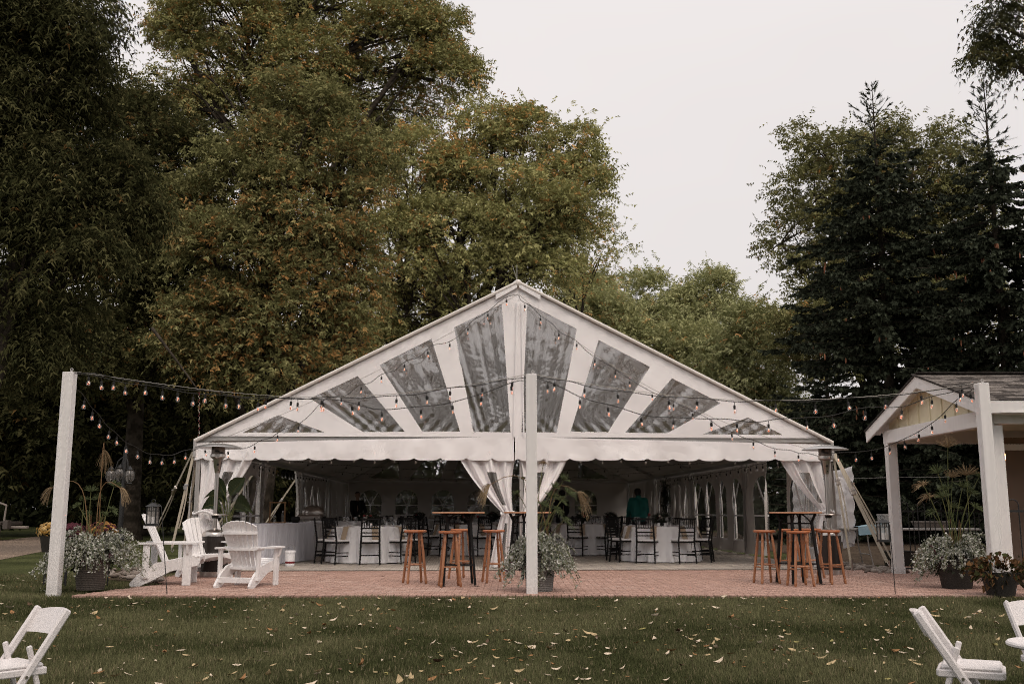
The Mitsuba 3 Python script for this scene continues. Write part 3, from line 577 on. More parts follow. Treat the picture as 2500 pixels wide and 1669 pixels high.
TR('walnut_tree', 'broad green walnut tree rising behind the tent peak', (gx(1150, 46), 46), [lobe(1010, 420, 130, 110, 46), lobe(1180, 430, 130, 110, 46), lobe(1290, 330, 90, 55, 46), lobe(1390, 370, 80, 60, 46), lobe(1400, 480, 85, 90, 46), lobe(1300, 540, 140, 100, 45), lobe(1100, 590, 170, 110, 45), lobe(960, 640, 120, 110, 46), lobe(1240, 660, 150, 60, 45), lobe(1020, 760, 160, 90, 46), lobe(1370, 590, 80, 70, 46), lobe(1190, 310, 60, 40, 46), lobe(940, 860, 90, 70, 46)],
   0.55, 600, 60, autumn=0.2, seed=3, spread=0.55, fork=0.25, bright=1.3)
TR('walnut_tree', 'thin sparse tree at the right edge of the broad walnut', (gx(1385, 60), 60), [lobe(1440, 590, 70, 50, 60), lobe(1480, 620, 40, 40, 60), lobe(1400, 680, 60, 50, 60), lobe(1370, 720, 70, 30, 60)], 0.3, 60, 26, autumn=0.3, seed=4, spread=0.8, bright=1.3)
# dark hanging tree at the left edge, near
TR('weeping_tree', 'dark tree with hanging foliage at the left edge, nearest of all', (gx(-330, 24), 24), [lobe(60, 20, 200, 130, 25), lobe(185, 50, 85, 80, 25), lobe(60, 190, 170, 120, 25), lobe(150, 300, 100, 110, 26), lobe(60, 400, 170, 130, 25), lobe(200, 470, 160, 130, 26), lobe(300, 500, 80, 110, 26), lobe(100, 620, 190, 120, 25), lobe(60, 800, 170, 110, 26), lobe(-40, 300, 120, 300, 25)],
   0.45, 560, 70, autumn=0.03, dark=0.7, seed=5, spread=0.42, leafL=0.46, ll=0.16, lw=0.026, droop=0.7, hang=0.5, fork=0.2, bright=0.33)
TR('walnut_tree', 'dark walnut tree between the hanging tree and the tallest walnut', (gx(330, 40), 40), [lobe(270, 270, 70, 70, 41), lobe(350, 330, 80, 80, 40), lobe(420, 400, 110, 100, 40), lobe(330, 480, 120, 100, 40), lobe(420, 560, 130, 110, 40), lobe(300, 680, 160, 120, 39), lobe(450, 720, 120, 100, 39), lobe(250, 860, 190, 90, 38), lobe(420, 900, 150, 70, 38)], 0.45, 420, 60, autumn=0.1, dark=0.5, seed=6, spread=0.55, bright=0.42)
# low dark wood behind on the left
for i, (px, Y, hpy, w) in enumerate([(-60, 44, 850, 260), (170, 50, 880, 240), (360, 47, 900, 220), (520, 52, 930, 210), (700, 56, 920, 220), (880, 58, 900, 220)]):
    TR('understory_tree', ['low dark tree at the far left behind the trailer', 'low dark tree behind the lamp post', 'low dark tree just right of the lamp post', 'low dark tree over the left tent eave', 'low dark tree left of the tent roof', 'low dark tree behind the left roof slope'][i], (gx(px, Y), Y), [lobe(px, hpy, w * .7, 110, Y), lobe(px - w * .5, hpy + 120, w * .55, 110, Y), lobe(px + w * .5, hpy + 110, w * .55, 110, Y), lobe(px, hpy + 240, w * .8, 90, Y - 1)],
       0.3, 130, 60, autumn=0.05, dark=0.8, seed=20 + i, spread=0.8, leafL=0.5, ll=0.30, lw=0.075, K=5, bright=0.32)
# lighter round trees far behind the tent on the right
for i, (px, py, r_, Y, lab, au) in enumerate([(1480, 790, 70, 66, 'small round tree just right of the tent peak', .06), (1590, 750, 100, 74, 'rounded pale green tree behind the right roof slope', .03), (1720, 740, 90, 72, 'pale green tree beside the right hand walnut', .02), (1830, 830, 110, 60, 'pale green tree low behind the right roof slope', .05), (1660, 880, 120, 64, 'dark rounded tree just over the right roof slope', .04), (1440, 720, 40, 70, 'tiny yellowing tree behind the tent peak', .25)]):
    TR('background_tree', lab, (gx(px, Y), Y), [lobe(px, py, r_, r_ * .75, Y), lobe(px - r_ * .55, py + r_ * .6, r_ * .7, r_ * .7, Y), lobe(px + r_ * .55, py + r_ * .6, r_ * .7, r_ * .7, Y - 1), lobe(px, py + r_ * 1.5, r_ * 1.1, r_ * .9, Y), lobe(px + r_ * .3, py - r_ * .3, r_ * .5, r_ * .5, Y)],
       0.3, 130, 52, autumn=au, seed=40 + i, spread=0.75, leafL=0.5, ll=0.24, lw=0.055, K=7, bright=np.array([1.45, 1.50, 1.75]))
TR('walnut_tree', 'green walnut tree standing behind the right hand spruces', (gx(2060, 50), 50), [lobe(2015, 370, 90, 60, 50), lobe(1975, 470, 90, 70, 50), lobe(1945, 590, 80, 80, 50), lobe(2065, 430, 110, 90, 50), lobe(2235, 350, 90, 60, 50), lobe(2315, 430, 90, 70, 50), lobe(2005, 680, 110, 70, 50), lobe(2105, 560, 140, 100, 51), lobe(2255, 500, 120, 80, 51), lobe(2145, 370, 60, 50, 51), lobe(1985, 790, 110, 80, 49), lobe(2205, 640, 150, 100, 51), lobe(2345, 600, 130, 110, 51), lobe(2145, 760, 160, 100, 50), lobe(2355, 780, 160, 110, 50), lobe(2035, 880, 140, 80, 50)],
   0.5, 640, 50, autumn=0.07, seed=7, spread=0.6, fork=0.3, bright=0.75)
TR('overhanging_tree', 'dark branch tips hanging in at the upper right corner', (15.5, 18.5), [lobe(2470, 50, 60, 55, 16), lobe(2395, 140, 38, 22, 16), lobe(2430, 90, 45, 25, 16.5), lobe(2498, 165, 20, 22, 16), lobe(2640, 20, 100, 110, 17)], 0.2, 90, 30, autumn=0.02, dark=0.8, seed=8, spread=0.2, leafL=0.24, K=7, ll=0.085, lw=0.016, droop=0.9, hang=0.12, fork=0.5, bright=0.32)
for i, (px, Y, py, w, lab) in enumerate([(2150, 42, 1130, 190, 'low dark bush behind the folding table'), (2420, 40, 1100, 220, 'low dark bush behind the white pavilion'), (2000, 62, 1080, 190, 'low dark tree behind the right end of the tent')]):
    TR('understory_tree', lab, (gx(px, Y), Y), [lobe(px, py, w * .8, 110, Y), lobe(px - w * .5, py + 50, w * .6, 110, Y), lobe(px + w * .5, py + 50, w * .6, 110, Y)], 0.2, 110, 60, autumn=0.03, dark=0.9, seed=60 + i, spread=0.7, leafL=0.5, ll=0.30, lw=0.08, K=5, bright=0.32)

# spruces
mat('needle', vcol(0.8, 0.1)); mat('pine_cone', diff((0.27, 0.115, 0.065), 0.7, 0.2))
def spruce(label, x, y, h, w, seed, ncone, z0=0.3, tip=4.2):
    r = np.random.default_rng(seed); k = thing('spruce_tree', label, 'tree', 'trees around the tent')
    part(k, 'trunk', tube(np.array([[x, y, -.1], [x, y, h * .5], [x + .05, y, h]]), [0.3, 0.13, 0.01], 8), 'bark', True)
    B, Vs, Fs, Cs, cones = [], [], [], [], []; z = z0; nv = 0; W = []
    while z < h - 0.25:
        f = (h - z) / h; L = w * (f ** 0.85 if z < h - tip else (h - z) / tip * ((tip / h) ** 0.85)) * (0.8 + 0.3 * r.random()) + 0.12; nb = 9 if z < h - tip else 5
        for q in range(nb):
            an = 2 * np.pi * (q + r.random() * .8) / nb + z * 2.4; zz = z + .5 * r.normal() * (z < h - tip); d = np.array([math.cos(an), math.sin(an), 0])
            Lb = L * (0.6 + 0.6 * r.random()); rise = 0.9 if z > h - tip * .55 else (0.25 if z > h - tip else -0.12 + .12 * r.normal())
            pts = np.array([np.array([x, y, zz]) + d * Lb * t + np.array([0, 0, Lb * (rise * t - 0.30 * t * t + 0.26 * t ** 3)]) for t in np.linspace(0, 1, 7)])
            B.append(tube(pts[::2], np.linspace(0.03 * (0.4 + f), 0.006, 4), 3, False)); W.append((pts, Lb, z))
        z += 0.29 if z < h - tip else 0.40
    part(k, 'branches', cat(B), 'bark', True)
    base, dirs, lens = [], [], []
    for pts, Lb, z in W:
        sparse = z > h - tip * .7
        n = max(2, int(Lb * (5 if sparse else 13)))
        t = 0.12 + 0.88 * r.random(n) ** .8; idx = np.clip((t * 6).astype(int), 0, 5); p = pts[idx] + (pts[idx + 1] - pts[idx]) * (t * 6 - idx)[:, None]
        dd = unit(pts[idx + 1] - pts[idx]); s = unit(np.cross(dd, [0, 0, 1.0])) * np.where(r.random(n) < .5, 1, -1)[:, None]
        base.append(p); dirs.append(unit(dd * 0.75 + s * 0.6 * (0.3 if sparse else 1) + np.array([0, 0, .1 if sparse else -0.45]) + 0.2 * r.normal(size=(n, 3)))); lens.append((0.22 if sparse else 0.34) * (0.6 + .7 * r.random(n)) * (1.1 - .5 * t))
        if len(cones) < ncone and z > h * .3 and r.random() < .30 and not sparse and (pts[6] - pts[0])[1] < -.25 * Lb:
            for q in range(int(1 + 3 * r.random())): cones.append(pts[5] + r.normal(size=3) * [.12, .05, .08] + [0, -.12, -.16])
    b, d, l = np.vstack(base), np.vstack(dirs), np.concatenate(lens)
    m = 8; n = len(b); tt = np.linspace(0.05, 1, m); an = r.random((n, m)) * 2 * np.pi
    s1 = unit(np.cross(d, [0.1, 0.2, 1.0])); s2 = np.cross(d, s1); rad = s1[:, None] * np.cos(an)[..., None] + s2[:, None] * np.sin(an)[..., None]
    o = b[:, None] + d[:, None] * (l[:, None] * tt)[..., None]; tipp = o + rad * 0.095 + d[:, None] * 0.11; sp_ = (b[:, 2] > h - tip * .7)[:, None, None]; wv = np.cross(rad, d[:, None]) * np.where(sp_, .024, .066)
    V = np.stack([o - wv, o + wv, tipp], 2).reshape(-1, 3); age = (0.7 + 0.6 * r.random((n, 1))) * (0.8 + 0.45 * tt)[None]
    C = np.repeat((age[..., None] * np.array([0.035, 0.042, 0.027])).reshape(-1, 3), 3, 0)
    part(k, 'needles', trimesh.Trimesh(V, np.arange(len(V)).reshape(-1, 3), process=False), 'needle', False, color=C)
    cm = lathe([(0.0, .10), (.024, .06), (.031, 0.0), (.024, -.06), (0, -.10)], 6); cd = mikit.ply(cm, 'mat_pine_cone', True)
    for c in cones: scene[nkey(f'{k}__cone')] = {**cd, 'to_world': T().translate(list(c)).scale([1, 1, 0.9 + .5 * r.random()])}
    return n * m
p = at(2125, 200, 38); NT += spruce('dark spruce with a bare pointed tip left of the pavilion roof ridge', p[0], 38, p[2], 6.5, 11, 46)
p = at(2397, 190, 35); NT += spruce('dark spruce with the barer tip, above the pavilion roof', p[0], 35, p[2], 5.6, 12, 46, tip=4.6)
p = at(2590, 560, 33); NT += spruce('spruce at the right edge of the picture', p[0], 33, p[2], 5.4, 13, 10)
p = at(2010, 800, 43); NT += spruce('lower spruce close beside the right end of the tent', p[0], 43, p[2], 5.0, 14, 14)
# the wood that closes the view
def far_wood(name, label, boxes, n, seed):
    r = np.random.default_rng(seed); V, C = [], []
    for (x0, x1, y0, y1, h) in boxes:
        m = int(n / len(boxes)); x = x0 + (x1 - x0) * r.random(m); y = y0 + (y1 - y0) * r.random(m)
        top = h * (0.55 + 0.75 * meshkit.fbm(np.stack([x * .12, y * .1, 0 * x], -1), 3, seed)); z = top * r.random(m) ** .8
        D = unit(r.normal(size=(m, 3)) + [0, -.6, .2]); v, f, c = leaves(np.stack([x, y, z], -1), D, 0.9, 3, 0.16, 0.55, 0.3, PAL * 0.45, np.where(r.random(m) < .6, 5, 0), seed); V.append(v); C.append(c)
    V = np.vstack(V); f = np.arange(len(V)).reshape(-1, 3)
    solo(name, trimesh.Trimesh(V, f, process=False), 'leaf', label, 'woodland', kind='stuff', smooth=False, color=np.vstack(C)); return len(f)
NT += far_wood('woodland', 'dark mass of far woodland closing the view behind the tent', [(-70, -22, 58, 76, 15), (-40, 10, 78, 92, 13), (-5, 40, 84, 96, 11), (30, 75, 60, 78, 12), (-70, -30, 34, 60, 12), (-60, 60, -58, -48, 17), (-60, 60, -60, -50, 19), (-42, -8, 74, 82, 6), (-16, 14, 60, 68, 3.4)], 72000, 77)
print('tree triangles', NT)
# ---------------------------------------------------------------- white light posts
def light_post(px_l, px_r, py_top, px_b, Y, label, lean=0.0):
    a, b = at(px_l, py_top, Y), at(px_r, py_top, Y); w = 0.15; x = (a[0] + b[0]) / 2; h = a[2]
    k = thing('light_post', label, 'post', 'white posts that hold the string lights')
    m = box((w, w, h + .05), (0, 0, h / 2 - .025), 0.008); m.apply_translation((x, Y, 0)); part(k, 'shaft', m, 'paint')
    part(k, 'eye_bolt', cat([rod((x + .02, Y, h), (x + .02, Y, h + .035), 0.008, 6), xf(trimesh.creation.torus(0.02, 0.005, major_sections=10, minor_sections=5), (x + .02, Y, h + .04), rx=90)]), 'aluminium')
    return np.array([x, Y, h])
LP = light_post(158, 184, 909, 125, 13.75, 'white square post at the left, beside the silver planter')
CPT = light_post(1284, 1310, 914, 1298, 13.7, 'white square post in the middle, in front of the tent')
RP = light_post(2382, 2409, 936, 2440, 13.6, 'white square post at the right, in front of the pavilion')

# ---------------------------------------------------------------- string lights
mat('bulb_glow', diff((0.6, 0.3, 0.2), 0.5))
GLOW = {'type': 'area', 'radiance': {'type': 'rgb', 'value': [2.2, 1.4, 1.05]}, 'sampling_weight': 0.05}
SOCK = mikit.ply(cat([lathe([(0, .002), (.016, 0), (.019, -.02), (.017, -.062), (0.0, -.062)], 10)]), 'mat_rubber', 40)
BULB = mikit.ply(lathe([(.013, -.058), (.02, -.07), (.03, -.09), (.032, -.105), (.028, -.125), (.016, -.137), (0.0005, -.14)], 12), 'mat_glass', True)
FILM = lathe([(0.0005, -.074), (.008, -.086), (.0125, -.104), (.008, -.120), (0.0005, -.128)], 8)
FILL = mikit.ply(FILM, 'mat_bulb_glow', True, emitter=GLOW); FILD = mikit.ply(FILM, 'mat_trim', True)
def string_light(label, pts, nb, wire=None, lit=True, drop=0.05, t0=0.03, t1=0.97, group='strings of light bulbs', s=1.0, wig=0.012, seed=0):
    s = s * .9
    """pts: places along the cable; nb bulbs hang from it"""
    r = np.random.default_rng(seed); k = thing('string_light', label, 'string lights', group)
    c = spline(pts, 80); c[1:-1, 2] += wig * np.sin(np.linspace(0, nb * np.pi, 78))
    part(k, 'cable', tube(c, 0.006, 5), 'cable', True)
    if wire is not None: part(k, 'support_wire', tube(spline(wire, 40), 0.0045, 5), 'wire', True)
    s_ = np.r_[0, np.cumsum(np.linalg.norm(np.diff(c, axis=0), axis=1))]; s_ /= s_[-1]
    for t in np.linspace(t0, t1, nb):
        t += r.normal() * 0.006; p = np.array([np.interp(t, s_, c[:, i]) for i in range(3)])
        b = nkey(f'{k}__bulb'); M = T().translate([p[0], p[1], p[2] - drop]).rotate([0, 0, 1], r.random() * 360).rotate([1, 0, 0], r.normal() * 6).scale(s)
        scene[b] = {**BULB, 'to_world': M}
        lead = rod(p, (p[0], p[1], p[2] - drop), 0.004, 4); scene[f'{b}__lead'] = mikit.ply(lead, 'mat_cable', True)
        scene[f'{b}__socket'] = {**SOCK, 'to_world': M}; scene[f'{b}__filament'] = {**(FILL if lit else FILD), 'to_world': M}
    return c
def line(px, Y):  # photo points along a string whose two ends are Y metres away
    n = len(px); s = np.r_[0, np.cumsum(np.hypot(*np.diff(np.array(px, float), axis=0).T))]; s /= s[-1]
    yy = np.interp(s, np.linspace(0, 1, len(Y)), Y); return [at(a, b, y) for (a, b), y in zip(px, yy)]
lpx = [(182, 909), (300, 925), (400, 943), (500, 955), (600, 967), (690, 972), (850, 970), (950, 968), (1060, 954), (1200, 934), (1284, 921)]
string_light('upper string of lights from the left post to the middle post', line(lpx, [13.72, 13.68]), 15, wire=line([(180, 907), (400, 938), (690, 967), (950, 962), (1284, 914)], [13.75, 13.7]), seed=1)
string_light('lower string of lights from the left post to the middle post', line([(182, 911), (400, 948), (690, 973), (790, 973), (818, 976), (880, 990), (970, 998), (1020, 994), (1100, 981), (1180, 961), (1234, 937), (1284, 929)], [13.7, 13.62]), 14, t0=0.06, seed=2)
string_light('upper string of lights from the middle post to the right post', line([(1310, 917), (1340, 926), (1380, 930), (1455, 946), (1567, 962), (1680, 971), (1790, 978), (1915, 979), (2030, 976), (2150, 967), (2228, 962), (2300, 948), (2376, 938)], [13.68, 13.58]), 12, wire=line([(1310, 915), (1500, 947), (1800, 976), (2030, 973), (2230, 957), (2376, 935)], [13.72, 13.6]), seed=3)
string_light('middle string of lights from the middle post to the right post', line([(1310, 921), (1350, 938), (1420, 968), (1487, 989), (1550, 1006), (1606, 1017), (1661, 1021), (1764, 1022), (1845, 1030), (1885, 1022), (1940, 1022), (2030, 1012), (2150, 993), (2228, 986), (2257, 975), (2331, 953), (2376, 942)], [13.66, 13.56]), 14, seed=4)
string_light('low string of lights from the left post to the left tent corner', line([(190, 951), (232, 1003), (265, 1041), (311, 1080), (356, 1103), (394, 1111), (435, 1105), (466, 1096)], [13.8, 18.4]), 11, seed=5, t0=0.08)
gL = [(468, 1102), (580, 1096), (616, 1087), (640, 1073), (662, 1068), (680, 1054), (717, 1040), (768, 1000), (806, 969), (846, 964), (880, 939), (899, 936), (932, 913), (964, 904), (988, 883), (1023, 871), (1058, 842), (1078, 839), (1131, 809), (1160, 778), (1176, 770), (1225, 732), (1264, 720)]
gR = [(1266, 720), (1279, 738), (1290, 743), (1326, 776), (1344, 787), (1377, 817), (1389, 821), (1430, 855), (1487, 892), (1550, 933), (1610, 965), (1649, 982), (1686, 1001), (1730, 1022), (1761, 1044), (1790, 1055), (1816, 1068), (1844, 1075), (1863, 1084), (1907, 1097), (1936, 1100), (1951, 1106), (1970, 1106), (1992, 1111), (2028, 1112)]
string_light('string of lights along the left slope of the tent gable', line(gL, [18.55, 18.95]), 15, wig=0, wire=line([(468, 1098), (880, 925), (1264, 718)], [18.6, 19.0]), seed=6)
string_light('string of lights along the right slope of the tent gable', line(gR, [18.95, 19.15]), 16, wig=0, wire=line([(1266, 718), (1650, 978), (2028, 1108)], [19.0, 19.2]), seed=7)
string_light('string of lights from the right tent corner up to the right post', line([(2030, 1106), (2085, 1103), (2145, 1095), (2195, 1076), (2228, 1061), (2265, 1039), (2302, 1010), (2323, 987), (2365, 956), (2378, 948)], [19.0, 13.6]), 10, wig=0, seed=8, t0=0.05)
for lab, u0, u1, v0, v1, z0, sag, nb in [('unlit bulbs strung behind the left half of the valance', -5.9, -.1, .7, .7, 2.2, .0, 14), ('unlit bulbs strung behind the right half of the valance', .2, 5.9, .7, .7, 2.2, .0, 13),
        ('unlit bulbs along the left eave inside the tent', -5.8, -5.8, 1.5, 16, 2.22, .1, 24), ('unlit bulbs along the right eave inside the tent', 5.8, 5.8, 1.5, 16, 2.22, .1, 26),
        ('unlit bulbs strung across the middle of the tent', -5.8, 5.8, 9, 9, 2.45, .25, 22), ('unlit bulbs strung across the rear of the tent', -5.8, 5.8, 17, 17, 2.5, .3, 22)]:
    c = [tent(u0 + (u1 - u0) * t, v0 + (v1 - v0) * t, z0 - sag * math.sin(math.pi * t)) for t in np.linspace(0, 1, 7)]
    string_light(lab, c, nb, lit=False, group='unlit strings of bulbs in the tent', seed=int(nb * 3 + u0 + v0), s=1.0)

# ---------------------------------------------------------------- bar stools and bar tables
def turned(p, q, n=10):
    p, q = np.array(p, float), np.array(q, float); t = np.array([0, .04, .05, .08, .09, .3, .5, .66, .70, .71, .735, .745, .80, .83, .84, .86, .87, 1.0])
    r = np.array([.016, .019, .021, .021, .017, .0195, .021, .0205, .0195, .022, .022, .0195, .0175, .0185, .0215, .0215, .0165, .0155])
    return tube(p + (q - p) * t[:, None], r, n)
stool = Proto()
H = 0.76
stool.add('seat', lathe([(0, H - .038), (.13, H - .038), (.158, H - .03), (.166, H - .018), (.163, H - .006), (.15, H), (.10, H - .003), (0, H - .008)], 28), 'stool_seat', 40)
tops, bots = [], []
for a in (45, 135, 225, 315):
    c, s = math.cos(math.radians(a)), math.sin(math.radians(a)); p, q = (0.195 * c, 0.195 * s, 0), (0.098 * c, 0.098 * s, H - .03)
    stool.add('leg', turned(p, q), 'stool_wood', True); bots.append(np.array(p)); tops.append(np.array(q))
for i in range(4):
    z = (0.27, 0.235)[i % 2]; j = (i + 1) % 4; f = z / (H - .03)
    stool.add('stretcher', tube([bots[i] + (tops[i] - bots[i]) * f + (bots[j] + (tops[j] - bots[j]) * f - bots[i] - (tops[i] - bots[i]) * f) * t for t in (0, .3, .5, .7, 1)], [.008, .0105, .012, .0105, .008], 8), 'stool_wood', True)
SG = 'wooden bar stools round the high tables'
def put(proto, name, px, py, label, cat_, rz, group=None, z=0.016):
    p = G(px, py, z); return proto.place(name, label, cat_, TM(p[0], p[1], z, rz, 1.05 if proto is stool else 1), group)
for px, py, rz, lab in [(1012, 1423, 20, 'orange wooden bar stool left of the nearer high table'), (1098, 1431, 10, 'orange wooden bar stool in front of the nearer high table'), (1125, 1412, 35, 'orange wooden bar stool behind the front stool at the nearer high table'), (1205, 1421, 15, 'orange wooden bar stool right of the nearer high table'),
        (1872, 1423, 12, 'orange wooden bar stool left of the right hand high table'), (1955, 1430, 8, 'orange wooden bar stool in front of the right hand high table'), (2030, 1424, 30, 'orange wooden bar stool right of the right hand high table, before the heater'), (1931, 1411, 40, 'orange wooden bar stool just behind the front one at the right hand high table'), (1985, 1409, 0, 'orange wooden bar stool hidden deepest under the right hand high table')]:
    put(stool, 'bar_stool', px, py, lab, 'stool', rz, SG)
bt = Proto(); H = 1.075
bt.add('table_top', lathe([(0, H - .028), (.385, H - .028), (.395, H - .022), (.395, H - .006), (.388, H), (0, H)], 40), 'table_wood', 30)
for a in (45, 135, 225, 315):
    d = np.array([math.cos(math.radians(a)), math.sin(math.radians(a)), 0]); zz = np.array([0, 0, 1.0])
    bt.add('leg', cat([bar(d * .33 + zz * .012, d * .235 + zz * .93, .034, .034), bar(d * .235 + zz * .92, d * .30 + zz * (H - .03), .034, .034), bar(d * .30, d * .40 , .05, .010), bar(d * .0 + zz * (H - .036), d * .31 + zz * (H - .036), .03, .012)]), 'black')
    arc = [d * (.235 - .17 * t) + zz * (.90 + .14 * math.sin(t * math.pi / 2)) for t in np.linspace(0, 1, 7)]
    bt.add('brace', tube(arc, .011, 6), 'black', True)
for zr, rr in ((.90, .238), (.30, .30)):
    P = [np.array([rr * math.cos(math.radians(a)), rr * math.sin(math.radians(a)), zr]) for a in (45, 135, 225, 315, 45)]
    for i in range(4): bt.add('rail', rod(P[i], P[i + 1], .010, 6), 'black', True)
TG = 'high round tables with black legs'
put(bt, 'bar_table', 1118, 1428, 'high round wooden table with black legs, nearer one left of the middle post', 'table', 8, TG)
put(bt, 'bar_table', 1288, 1411, 'high round wooden table with black legs, hidden behind the middle post', 'table', 30, TG)
put(bt, 'bar_table', 1950, 1424, 'high round wooden table with black legs, at the right beside the patio heater', 'table', 16, TG)

# ---------------------------------------------------------------- patio heaters
ht = Proto(); z0 = 0.0
ht.add('base', lathe([(0, 0), (.225, 0), (.225, .085), (.215, .09), (0, .09)], 32), 'steel', 30)
ht.add('tank_housing', lathe([(0, .09), (.205, .09), (.205, .72), (0, .72)], 32), 'heater_tank', 30)
ht.add('housing_lid', lathe([(.212, .70), (.212, .74), (.195, .775), (.13, .81), (.05, .83), (.042, .845), (0, .845)], 32), 'steel', 40)
ht.add('pole', lathe([(.038, .84), (.038, 1.83), (0, 1.83)], 20), 'steel', 40)
ht.add('shelf', cat([lathe([(.04, 1.075), (.235, 1.075), (.24, 1.082), (.235, 1.09), (.04, 1.09)], 36), ]), 'steel', 30)
ht.add('shelf_bracket', lathe([(.04, 1.02), (.055, 1.02), (.065, 1.074), (.04, 1.074)], 16), 'rubber', 30)
ht.add('control_neck', lathe([(0, 1.83), (.045, 1.83), (.052, 1.86), (.082, 2.06), (.085, 2.08), (0, 2.08)], 20), 'steel', 40)
ht.add('knob', cat([xf(lathe([(0, 0), (.022, 0), (.02, .03), (0, .03)], 12), (.0, -.068, 1.98), rx=90), xf(lathe([(0, 0), (.011, 0), (.009, .018), (0, .018)], 10), (.01, -.058, 1.885), rx=90)]), 'rubber', 40)
mat('mesh_screen', {'type': 'twosided', 'b': {'type': 'principled', 'base_color': proc(lambda p, n, uv: mix((0.02, 0.018, 0.017), (0.16, 0.13, 0.11), smoothstep(0.35, 0.6, noise(p.x * 14, p.y * 14, p.z * 26)))), 'metallic': 0.6, 'roughness': 0.35}})
ht.add('burner', lathe([(0, 2.08), (.09, 2.08), (.12, 2.105), (.135, 2.12), (.135, 2.17), (.125, 2.18), (0, 2.18)], 28), 'steel', 40)
ht.add('heat_screen', lathe([(.122, 2.17), (.122, 2.32), (0, 2.32)], 28), 'mesh_screen', 40)
ht.add('reflector', lathe([(0, 2.37), (.12, 2.365), (.25, 2.345), (.38, 2.312), (.43, 2.285), (.42, 2.283), (.25, 2.33), (.10, 2.345), (0, 2.35)], 40), 'reflector', 40)
ht.add('reflector_stud', cat([rod((.07 * math.cos(a), .07 * math.sin(a), 2.365), (.07 * math.cos(a), .07 * math.sin(a), 2.385), .007, 6) for a in (0.3, 2.4, 4.5)]), 'steel')
p = at(526, 1247, 17.3); ht.place('patio_heater', 'steel patio heater with white dish at the left tent corner', 'patio heater', TM(p[0], 17.3, .016, 20, 0.945), 'mushroom shaped patio heaters')
p = G(2030, 1403); ht.place('patio_heater', 'steel patio heater with black tank at the right tent corner', 'patio heater', TM(p[0], p[1], .016, 0, 0.945), 'mushroom shaped patio heaters')

# ---------------------------------------------------------------- adirondack chairs
def adk():
    P = Proto(); W = .56
    side_ = [(-.02, .0), (.10, .0), (.50, .20), (.86, .275), (.88, .31), (.86, .36), (.80, .395), (.30, .30), (.12, .19), (.02, .09), (-.03, .03)]   # y forward, z up
    for s in (-1, 1):
        m = extr(sg.Polygon(side_).buffer(.006, 2), .035, basis((s * W / 2, -.42, 0), (0, 1, 0), (0, 0, 1))); P.add('side_rail', m, 'chair_paint')
        P.add('front_leg', box((.045, .115, .56), (s * (W / 2 + .042), .30, .28), .006), 'chair_paint')
        P.add('arm_bracket', extr(sg.Polygon([(0, 0), (0, -.14), (.03, -.12), (.065, 0)]), .03, basis((s * (W / 2 + .065), .30, .556), (s, 0, 0), (0, 0, 1))), 'chair_paint')
        a = sg.Polygon([(0, -.36), (.075, -.36), (.085, 0), (.14, .30), (.15, .36), (.12, .42), (.05, .44), (-.02, .42), (-.03, .34), (0, 0)]).buffer(.006, 3)
        P.add('arm', extr(a, .025, basis((s * (W / 2 - .005), 0, .573), (s, 0, 0), (0, 1, 0))), 'chair_paint')
        P.add('back_post', box((.035, .09, .46), (s * (W / 2 + .036), -.25, .33), .005), 'chair_paint')
    for i in range(6):
        t = i / 5.4; P.add('seat_slat', xf(box((W + .03, .075, .02), (0, 0, 0), .004), (0, .42 - .47 * t, .385 - .125 * t), rx=12), 'chair_paint')
    P.add('front_apron', extr(sg.Polygon([(-W / 2, 0), (W / 2, 0), (W / 2, -.09), (.12, -.045), (0, -.035), (-.12, -.045), (-W / 2, -.09)]), .02, basis((0, .455, .385), (1, 0, 0), (0, .1, 1))), 'chair_paint')
    tilt = math.radians(25); up = np.array([0, -math.sin(tilt), math.cos(tilt)]); o = np.array([0, -.04, .25])
    hx = np.linspace(-1, 1, 25); outline = sg.Polygon([(-.215, 0), (.215, 0)] + [(.31 * q, .80 - .115 * abs(q) ** 2.4) for q in hx[::-1]])
    for i in range(7):
        f = i - 3; x0, x1 = f * .0615, f * .088; w0, w1 = .050, .073
        c = sg.Polygon([(x0 - w0 / 2, 0), (x0 + w0 / 2, 0), (x1 + w1 / 2, .82), (x1 - w1 / 2, .82)]).intersection(outline)
        curve = .034 * (f / 3) ** 2                                   # the back is dished
        P.add('back_slat', extr(c, .018, basis(o + np.array([0, curve, 0]), (1, 0, 0), up)), 'chair_paint')
    for h, hw, th in ((.02, .24, .034), (.335, .335, .036), (.60, .285, .036)):
        cen = o + up * h
        out = [(x, -.012 - .05 * 0 + .036 * (x / .27) ** 2) for x in np.linspace(-hw, hw, 15)]; inn = [(x, y_ - .05 + .03 * (x / hw) ** 2) for x, y_ in out[::-1]]
        P.add('back_rail', extr(sg.Polygon(out + inn).buffer(.004), th, basis(cen, (1, 0, 0), (0, 1, 0))), 'chair_paint')
    P.add('rear_stretcher', box((W, .025, .08), (0, -.36, .11), .004), 'chair_paint')
    return P
AD = adk(); AG = 'white slatted garden chairs at the left of the patio'
def chair_at(P, name, px, py, rz, label, cat_, group, z=0.016, s=1.0):
    p = G(px, py, z); return P.place(name, label, cat_, TM(p[0], p[1], z, rz, s), group)
chair_at(AD, 'adirondack_chair', 408, 1425, -80, 'white adirondack chair seen from its side, beside the lantern hook', 'garden chair', AG, s=1.07)
chair_at(AD, 'adirondack_chair', 497, 1408, -138, 'white adirondack chair facing the camera, in front of the left patio heater', 'garden chair', AG, s=1.0)
chair_at(AD, 'adirondack_chair', 602, 1430, -14, 'white adirondack chair seen from behind, rightmost of the three', 'garden chair', AG, s=0.97)

